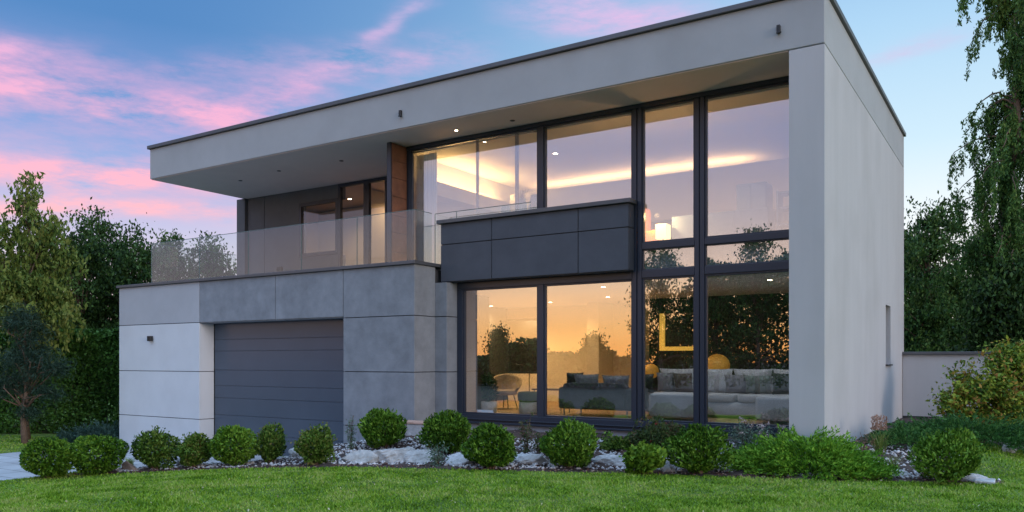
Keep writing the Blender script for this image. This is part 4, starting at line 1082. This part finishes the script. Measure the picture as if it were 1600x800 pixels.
tree('large_shrub', 'tall leafy shrub with yellowish young leaves before the garden wall', c, 2.0, .05,
     [(0, 0, 1.05, .95, .8, .75, 95), (.2, .15, 1.65, .45, .4, .35, 26), (.6, .4, 1.5, .5, .5, .5, 30), (-.75, -.45, .75, .4, .35, .35, 22), (0, 0, .45, 1.0, .7, .35, 40)], 75, .11, .045, 'shrub_leaf', 'bark', 251, cat='shrub', asp=.5)

# trees across the street: only their mirror images show in the window panes
mg = 'trees mirrored in the window glass'
for i, (x, y, h_, w_, lb) in enumerate(((-19.5, -18.5, 9.6, 1.9, 'tall dark tree mirrored in the narrow lower right window'), (-16.2, -19.5, 8.2, 1.7, 'dark tree mirrored at the middle post of the right windows'), (-13.4, -18.5, 10.2, 2.0, 'tallest dark tree mirrored in the rightmost lower window'), (-10.2, -19.5, 8.8, 2.0, 'dark tree mirrored beside the pillar edge'), (-32.0, -18.8, 4.3, .5, 'lone small tree mirrored in the left lower window'), (-25.0, -20, 3.6, .5, 'thin tree mirrored near the double window post'))):
    tree('mirrored_tree', lb, (x, y, -.4), h_, .16, [(0, 0, h_*.58, w_, w_, h_*.33, 80), (0, 0, h_*.88, w_*.5, w_*.5, h_*.1, 12), (0, 0, h_*.25, w_*1.1, w_*1.1, h_*.2, 40)], 70, .28, .09, 'dark_leaf', 'bark', 260+i, mg, .3)
rng = np.random.default_rng(9); n = 60000
u = rng.random(n); X = -62+u*62; Y = -25+3.0*rng.random(n)-4*np.abs(u-.5)
top = 2.5+.5*np.sin(X*.9)+.5*np.sin(X*.37+1)+.3*np.sin(X*2.3)+5.6*sm(-22, -18.5, X)
P = np.stack([X, Y, -.4+top*rng.random(n)**.7], 1); v, f = leaves(P, .17, .6, rng=rng)
o = raw('far_wood', v, f, M['dark_leaf'], None, (-30, -25, -.4)); tag(o, 'dark line of far bushes mirrored low in the lower windows', 'wood', kind='stuff')

# ------------------------------------------------------------------ sky
world = bpy.data.worlds.new('World'); scene.world = world; world.use_nodes = True
nt = world.node_tree; nt.nodes.clear()
N = nt.nodes.new; Lk = nt.links.new
def math_(op, a, b=None, c=None, clamp=False):
    n_ = N('ShaderNodeMath'); n_.operation = op; n_.use_clamp = clamp
    for i_, x_ in enumerate((a, b, c)):
        if x_ is None: continue
        if hasattr(x_, 'default_value') or hasattr(x_, 'is_linked'): Lk(x_, n_.inputs[i_])
        else: n_.inputs[i_].default_value = x_
    return n_.outputs[0]
tc = N('ShaderNodeTexCoord'); D = tc.outputs['Generated']
def dot(v):
    n_ = N('ShaderNodeVectorMath'); n_.operation = 'DOT_PRODUCT'; Lk(D, n_.inputs[0]); n_.inputs[1].default_value = v; return n_.outputs['Value']
sR, sF, sZ = dot((.8424, .5388, 0)), dot((-.5389, .8424, 0)), dot((0, 0, 1))
def ramp(fac, stops):
    n_ = N('ShaderNodeValToRGB'); e = n_.color_ramp.elements
    while len(e) < len(stops): e.new(.5)
    for i_, (p_, c_) in enumerate(stops):
        e[i_].position = p_
    for i_, (p_, c_) in enumerate(stops):
        e[i_].color = (*[((x/255+.055)/1.055)**2.4 if x/255 > .04 else x/255/12.92 for x in c_], 1)
    Lk(fac, n_.inputs[0]); return n_.outputs[0]
def mix(fac, a, b, typ='MIX'):
    n_ = N('ShaderNodeMixRGB'); n_.blend_type = typ
    if hasattr(fac, 'is_linked'): Lk(fac, n_.inputs[0])
    else: n_.inputs[0].default_value = fac
    for i_, x_ in ((1, a), (2, b)):
        if hasattr(x_, 'is_linked'): Lk(x_, n_.inputs[i_])
        else: n_.inputs[i_].default_value = x_
    return n_.outputs[0]
def smooth(x, a, b):
    n_ = N('ShaderNodeMapRange'); n_.interpolation_type = 'SMOOTHSTEP'; Lk(x, n_.inputs[0]); n_.inputs[1].default_value = a; n_.inputs[2].default_value = b; return n_.outputs[0]
left = ramp(sZ, [(0, (250, 212, 205)), (.09, (226, 204, 216)), (.16, (180, 178, 218)), (.25, (124, 150, 208)), (.36, (66, 122, 184)), (1, (60, 110, 170))])
right = ramp(sZ, [(0, (255, 244, 228)), (.13, (250, 250, 252)), (.24, (205, 231, 246)), (.36, (172, 210, 240)), (.5, (120, 170, 220)), (1, (70, 120, 180))])
back = ramp(sZ, [(0, (255, 168, 84)), (.04, (255, 188, 116)), (.09, (246, 200, 158)), (.15, (224, 198, 192)), (.24, (176, 178, 214)), (.38, (128, 164, 222)), (1, (70, 120, 180))])
front = mix(smooth(sR, -.42, .42), left, right)
sG = dot((-.47, -.883, 0))
cool = ramp(sZ, [(0, (240, 218, 210)), (.1, (226, 218, 228)), (.25, (188, 202, 232)), (.45, (140, 172, 222)), (1, (120, 160, 215))])
gl_ = N('ShaderNodeVectorMath'); gl_.operation = 'SCALE'; Lk(back, gl_.inputs[0])
Lk(math_('MULTIPLY_ADD', math_('MULTIPLY', smooth(sG, .72, .95), smooth(sZ, .24, .04)), 0.7, 1.25), gl_.inputs['Scale'])
behind = mix(smooth(sG, .45, .88), cool, gl_.outputs[0])
base = mix(smooth(sF, -.05, -.45), front, behind)
high = math_('MULTIPLY_ADD', smooth(sZ, .43, .70), 2.2, 1.0)
# clouds: streaks lit pink by the set sun
ga = math_('DIVIDE', sR, math_('MAXIMUM', sF, .05)); gb = math_('DIVIDE', sZ, math_('MAXIMUM', sF, .05))
def noise(scale, det, sx=(1, 1, 1), rough=.55):
    mp = N('ShaderNodeMapping'); mp.inputs['Scale'].default_value = sx; Lk(D, mp.inputs[0])
    n_ = N('ShaderNodeTexNoise'); n_.inputs['Scale'].default_value = scale; n_.inputs['Detail'].default_value = det; n_.inputs['Roughness'].default_value = rough
    Lk(mp.outputs[0], n_.inputs['Vector']); return n_.outputs['Fac']
wob = math_('SUBTRACT', noise(3.2, 4, (1, 1, 3)), .5); fine = noise(9, 9, (1, 1, 4.0), .66)
def band(a0, b0, slope, sig, amin, amax, soft, amp, wv=.16):
    line = math_('MULTIPLY_ADD', math_('SUBTRACT', ga, a0), slope, b0)
    dv = math_('ADD', math_('SUBTRACT', gb, line), math_('MULTIPLY', wob, wv))
    gss = math_('POWER', 2.718, math_('MULTIPLY', math_('POWER', math_('ABSOLUTE', math_('DIVIDE', dv, sig)), 2.0), -1.0))
    ends = math_('MULTIPLY', smooth(ga, amin-soft, amin+soft), smooth(ga, amax+soft, amax-soft))
    tex = math_('MULTIPLY_ADD', fine, 3.4, -1.15, True)
    return math_('MULTIPLY', math_('MULTIPLY', gss, ends), math_('MULTIPLY', tex, amp*.85))
bands = [band(-.55, .342, -.19, .040, -1.2, -.28, .10, 1.25), band(-.55, .236, -.14, .018, -1.2, -.33, .10, 1.6, .09), band(-.45, .182, -.07, .012, -.8, -.3, .12, 1.3, .06), band(-.55, .206, .1, .014, -.8, -.42, .08, .9, .12), band(.5, .392, .29, .011, .44, .56, .05, .55, .03), band(.13, .435, -.1, .035, .02, .25, .08, 1.1), band(-.25, .345, .12, .02, -.4, -.06, .08, .8), band(-.16, .40, .75, .014, -.2, -.09, .05, .7), band(-.42, .385, -.05, .02, -.8, -.2, .1, .45), band(-.6, .28, -.2, .05, -1.2, -.35, .15, .25)]
tot = bands[0]
for b_ in bands[1:]: tot = math_('ADD', tot, b_)
tot = math_('MULTIPLY', tot, smooth(sF, .1, .4), None, True)
pink = ramp(sZ, [(0, (255, 196, 178)), (.14, (255, 178, 182)), (.2, (250, 172, 192)), (.30, (236, 168, 206)), (.4, (228, 186, 226)), (1, (220, 190, 230))])
sky = mix(tot, base, pink)
# soft warm wisps over the sunset side
wisp = math_('MULTIPLY', smooth(noise(2.6, 6, (1, 1, 5)), .5, .72), smooth(sF, .0, -.4))
sky = mix(math_('MULTIPLY', wisp, .5), sky, (1.0, .62, .42, 1))
# overhead sky above the view brightened, added as fill for garden and facade
hv = N('ShaderNodeVectorMath'); hv.operation = 'SCALE'; Lk(sky, hv.inputs[0]); Lk(high, hv.inputs['Scale']); sky = hv.outputs[0]
zenith_fill = math_('MULTIPLY', smooth(sZ, .45, .75), .5)
sky = mix(zenith_fill, sky, (1.42, 1.82, 2.05, 1))
bg1 = N('ShaderNodeBackground'); Lk(sky, bg1.inputs[0]); bg1.inputs[1].default_value = .78
st = N('ShaderNodeTexSky'); st.sky_type = 'NISHITA'; st.sun_disc = False
SUN_D = np.array([.975, -.22]); SUN_E = 9.0
st.sun_elevation = R(SUN_E); st.sun_rotation = math.atan2(SUN_D[0], SUN_D[1])
bg2 = N('ShaderNodeBackground'); Lk(st.outputs[0], bg2.inputs[0]); bg2.inputs[1].default_value = .02
ad = N('ShaderNodeAddShader'); Lk(bg1.outputs[0], ad.inputs[0]); Lk(bg2.outputs[0], ad.inputs[1])
ow = N('ShaderNodeOutputWorld'); Lk(ad.outputs[0], ow.inputs[0])
world.cycles.sampling_method = 'MANUAL'; world.cycles.sample_map_resolution = 1024
# low sun behind the haze
sd_ = bpy.data.lights.new('sun', 'SUN'); sd_.energy = .8; sd_.angle = R(20); sd_.color = (1, .86, .80)
so = bpy.data.objects.new('sun', sd_); COL.objects.link(so)
from mathutils import Vector
dirv = Vector((-SUN_D[0]*math.cos(R(SUN_E)), -SUN_D[1]*math.cos(R(SUN_E)), -math.sin(R(SUN_E))))
so.rotation_euler = dirv.to_track_quat('-Z', 'Y').to_euler(); so.location = (30, -20, 20)

# ------------------------------------------------------------------ camera and render settings
cd = bpy.data.cameras.new('camera'); co = bpy.data.objects.new('camera', cd); COL.objects.link(co); scene.camera = co
co.location = (0, 0, CAMZ); co.rotation_euler = (R(90), 0, math.atan2(.5389, .8424))
cd.sensor_fit = 'HORIZONTAL'; cd.sensor_width = 36; cd.lens = 36*FOC/1600; cd.shift_y = (HOR-400)/1600
cd.clip_start = .05; cd.clip_end = 2000
vs = scene.view_settings; vs.view_transform = 'Standard'; vs.look = 'None'; vs.exposure = .38; vs.gamma = 1; vs.use_curve_mapping = False
try:
    scene.cycles.max_bounces = 8; scene.cycles.transparent_max_bounces = 24; scene.cycles.glossy_bounces = 4; scene.cycles.diffuse_bounces = 3
    scene.cycles.sample_clamp_indirect = 4.0
except Exception: pass
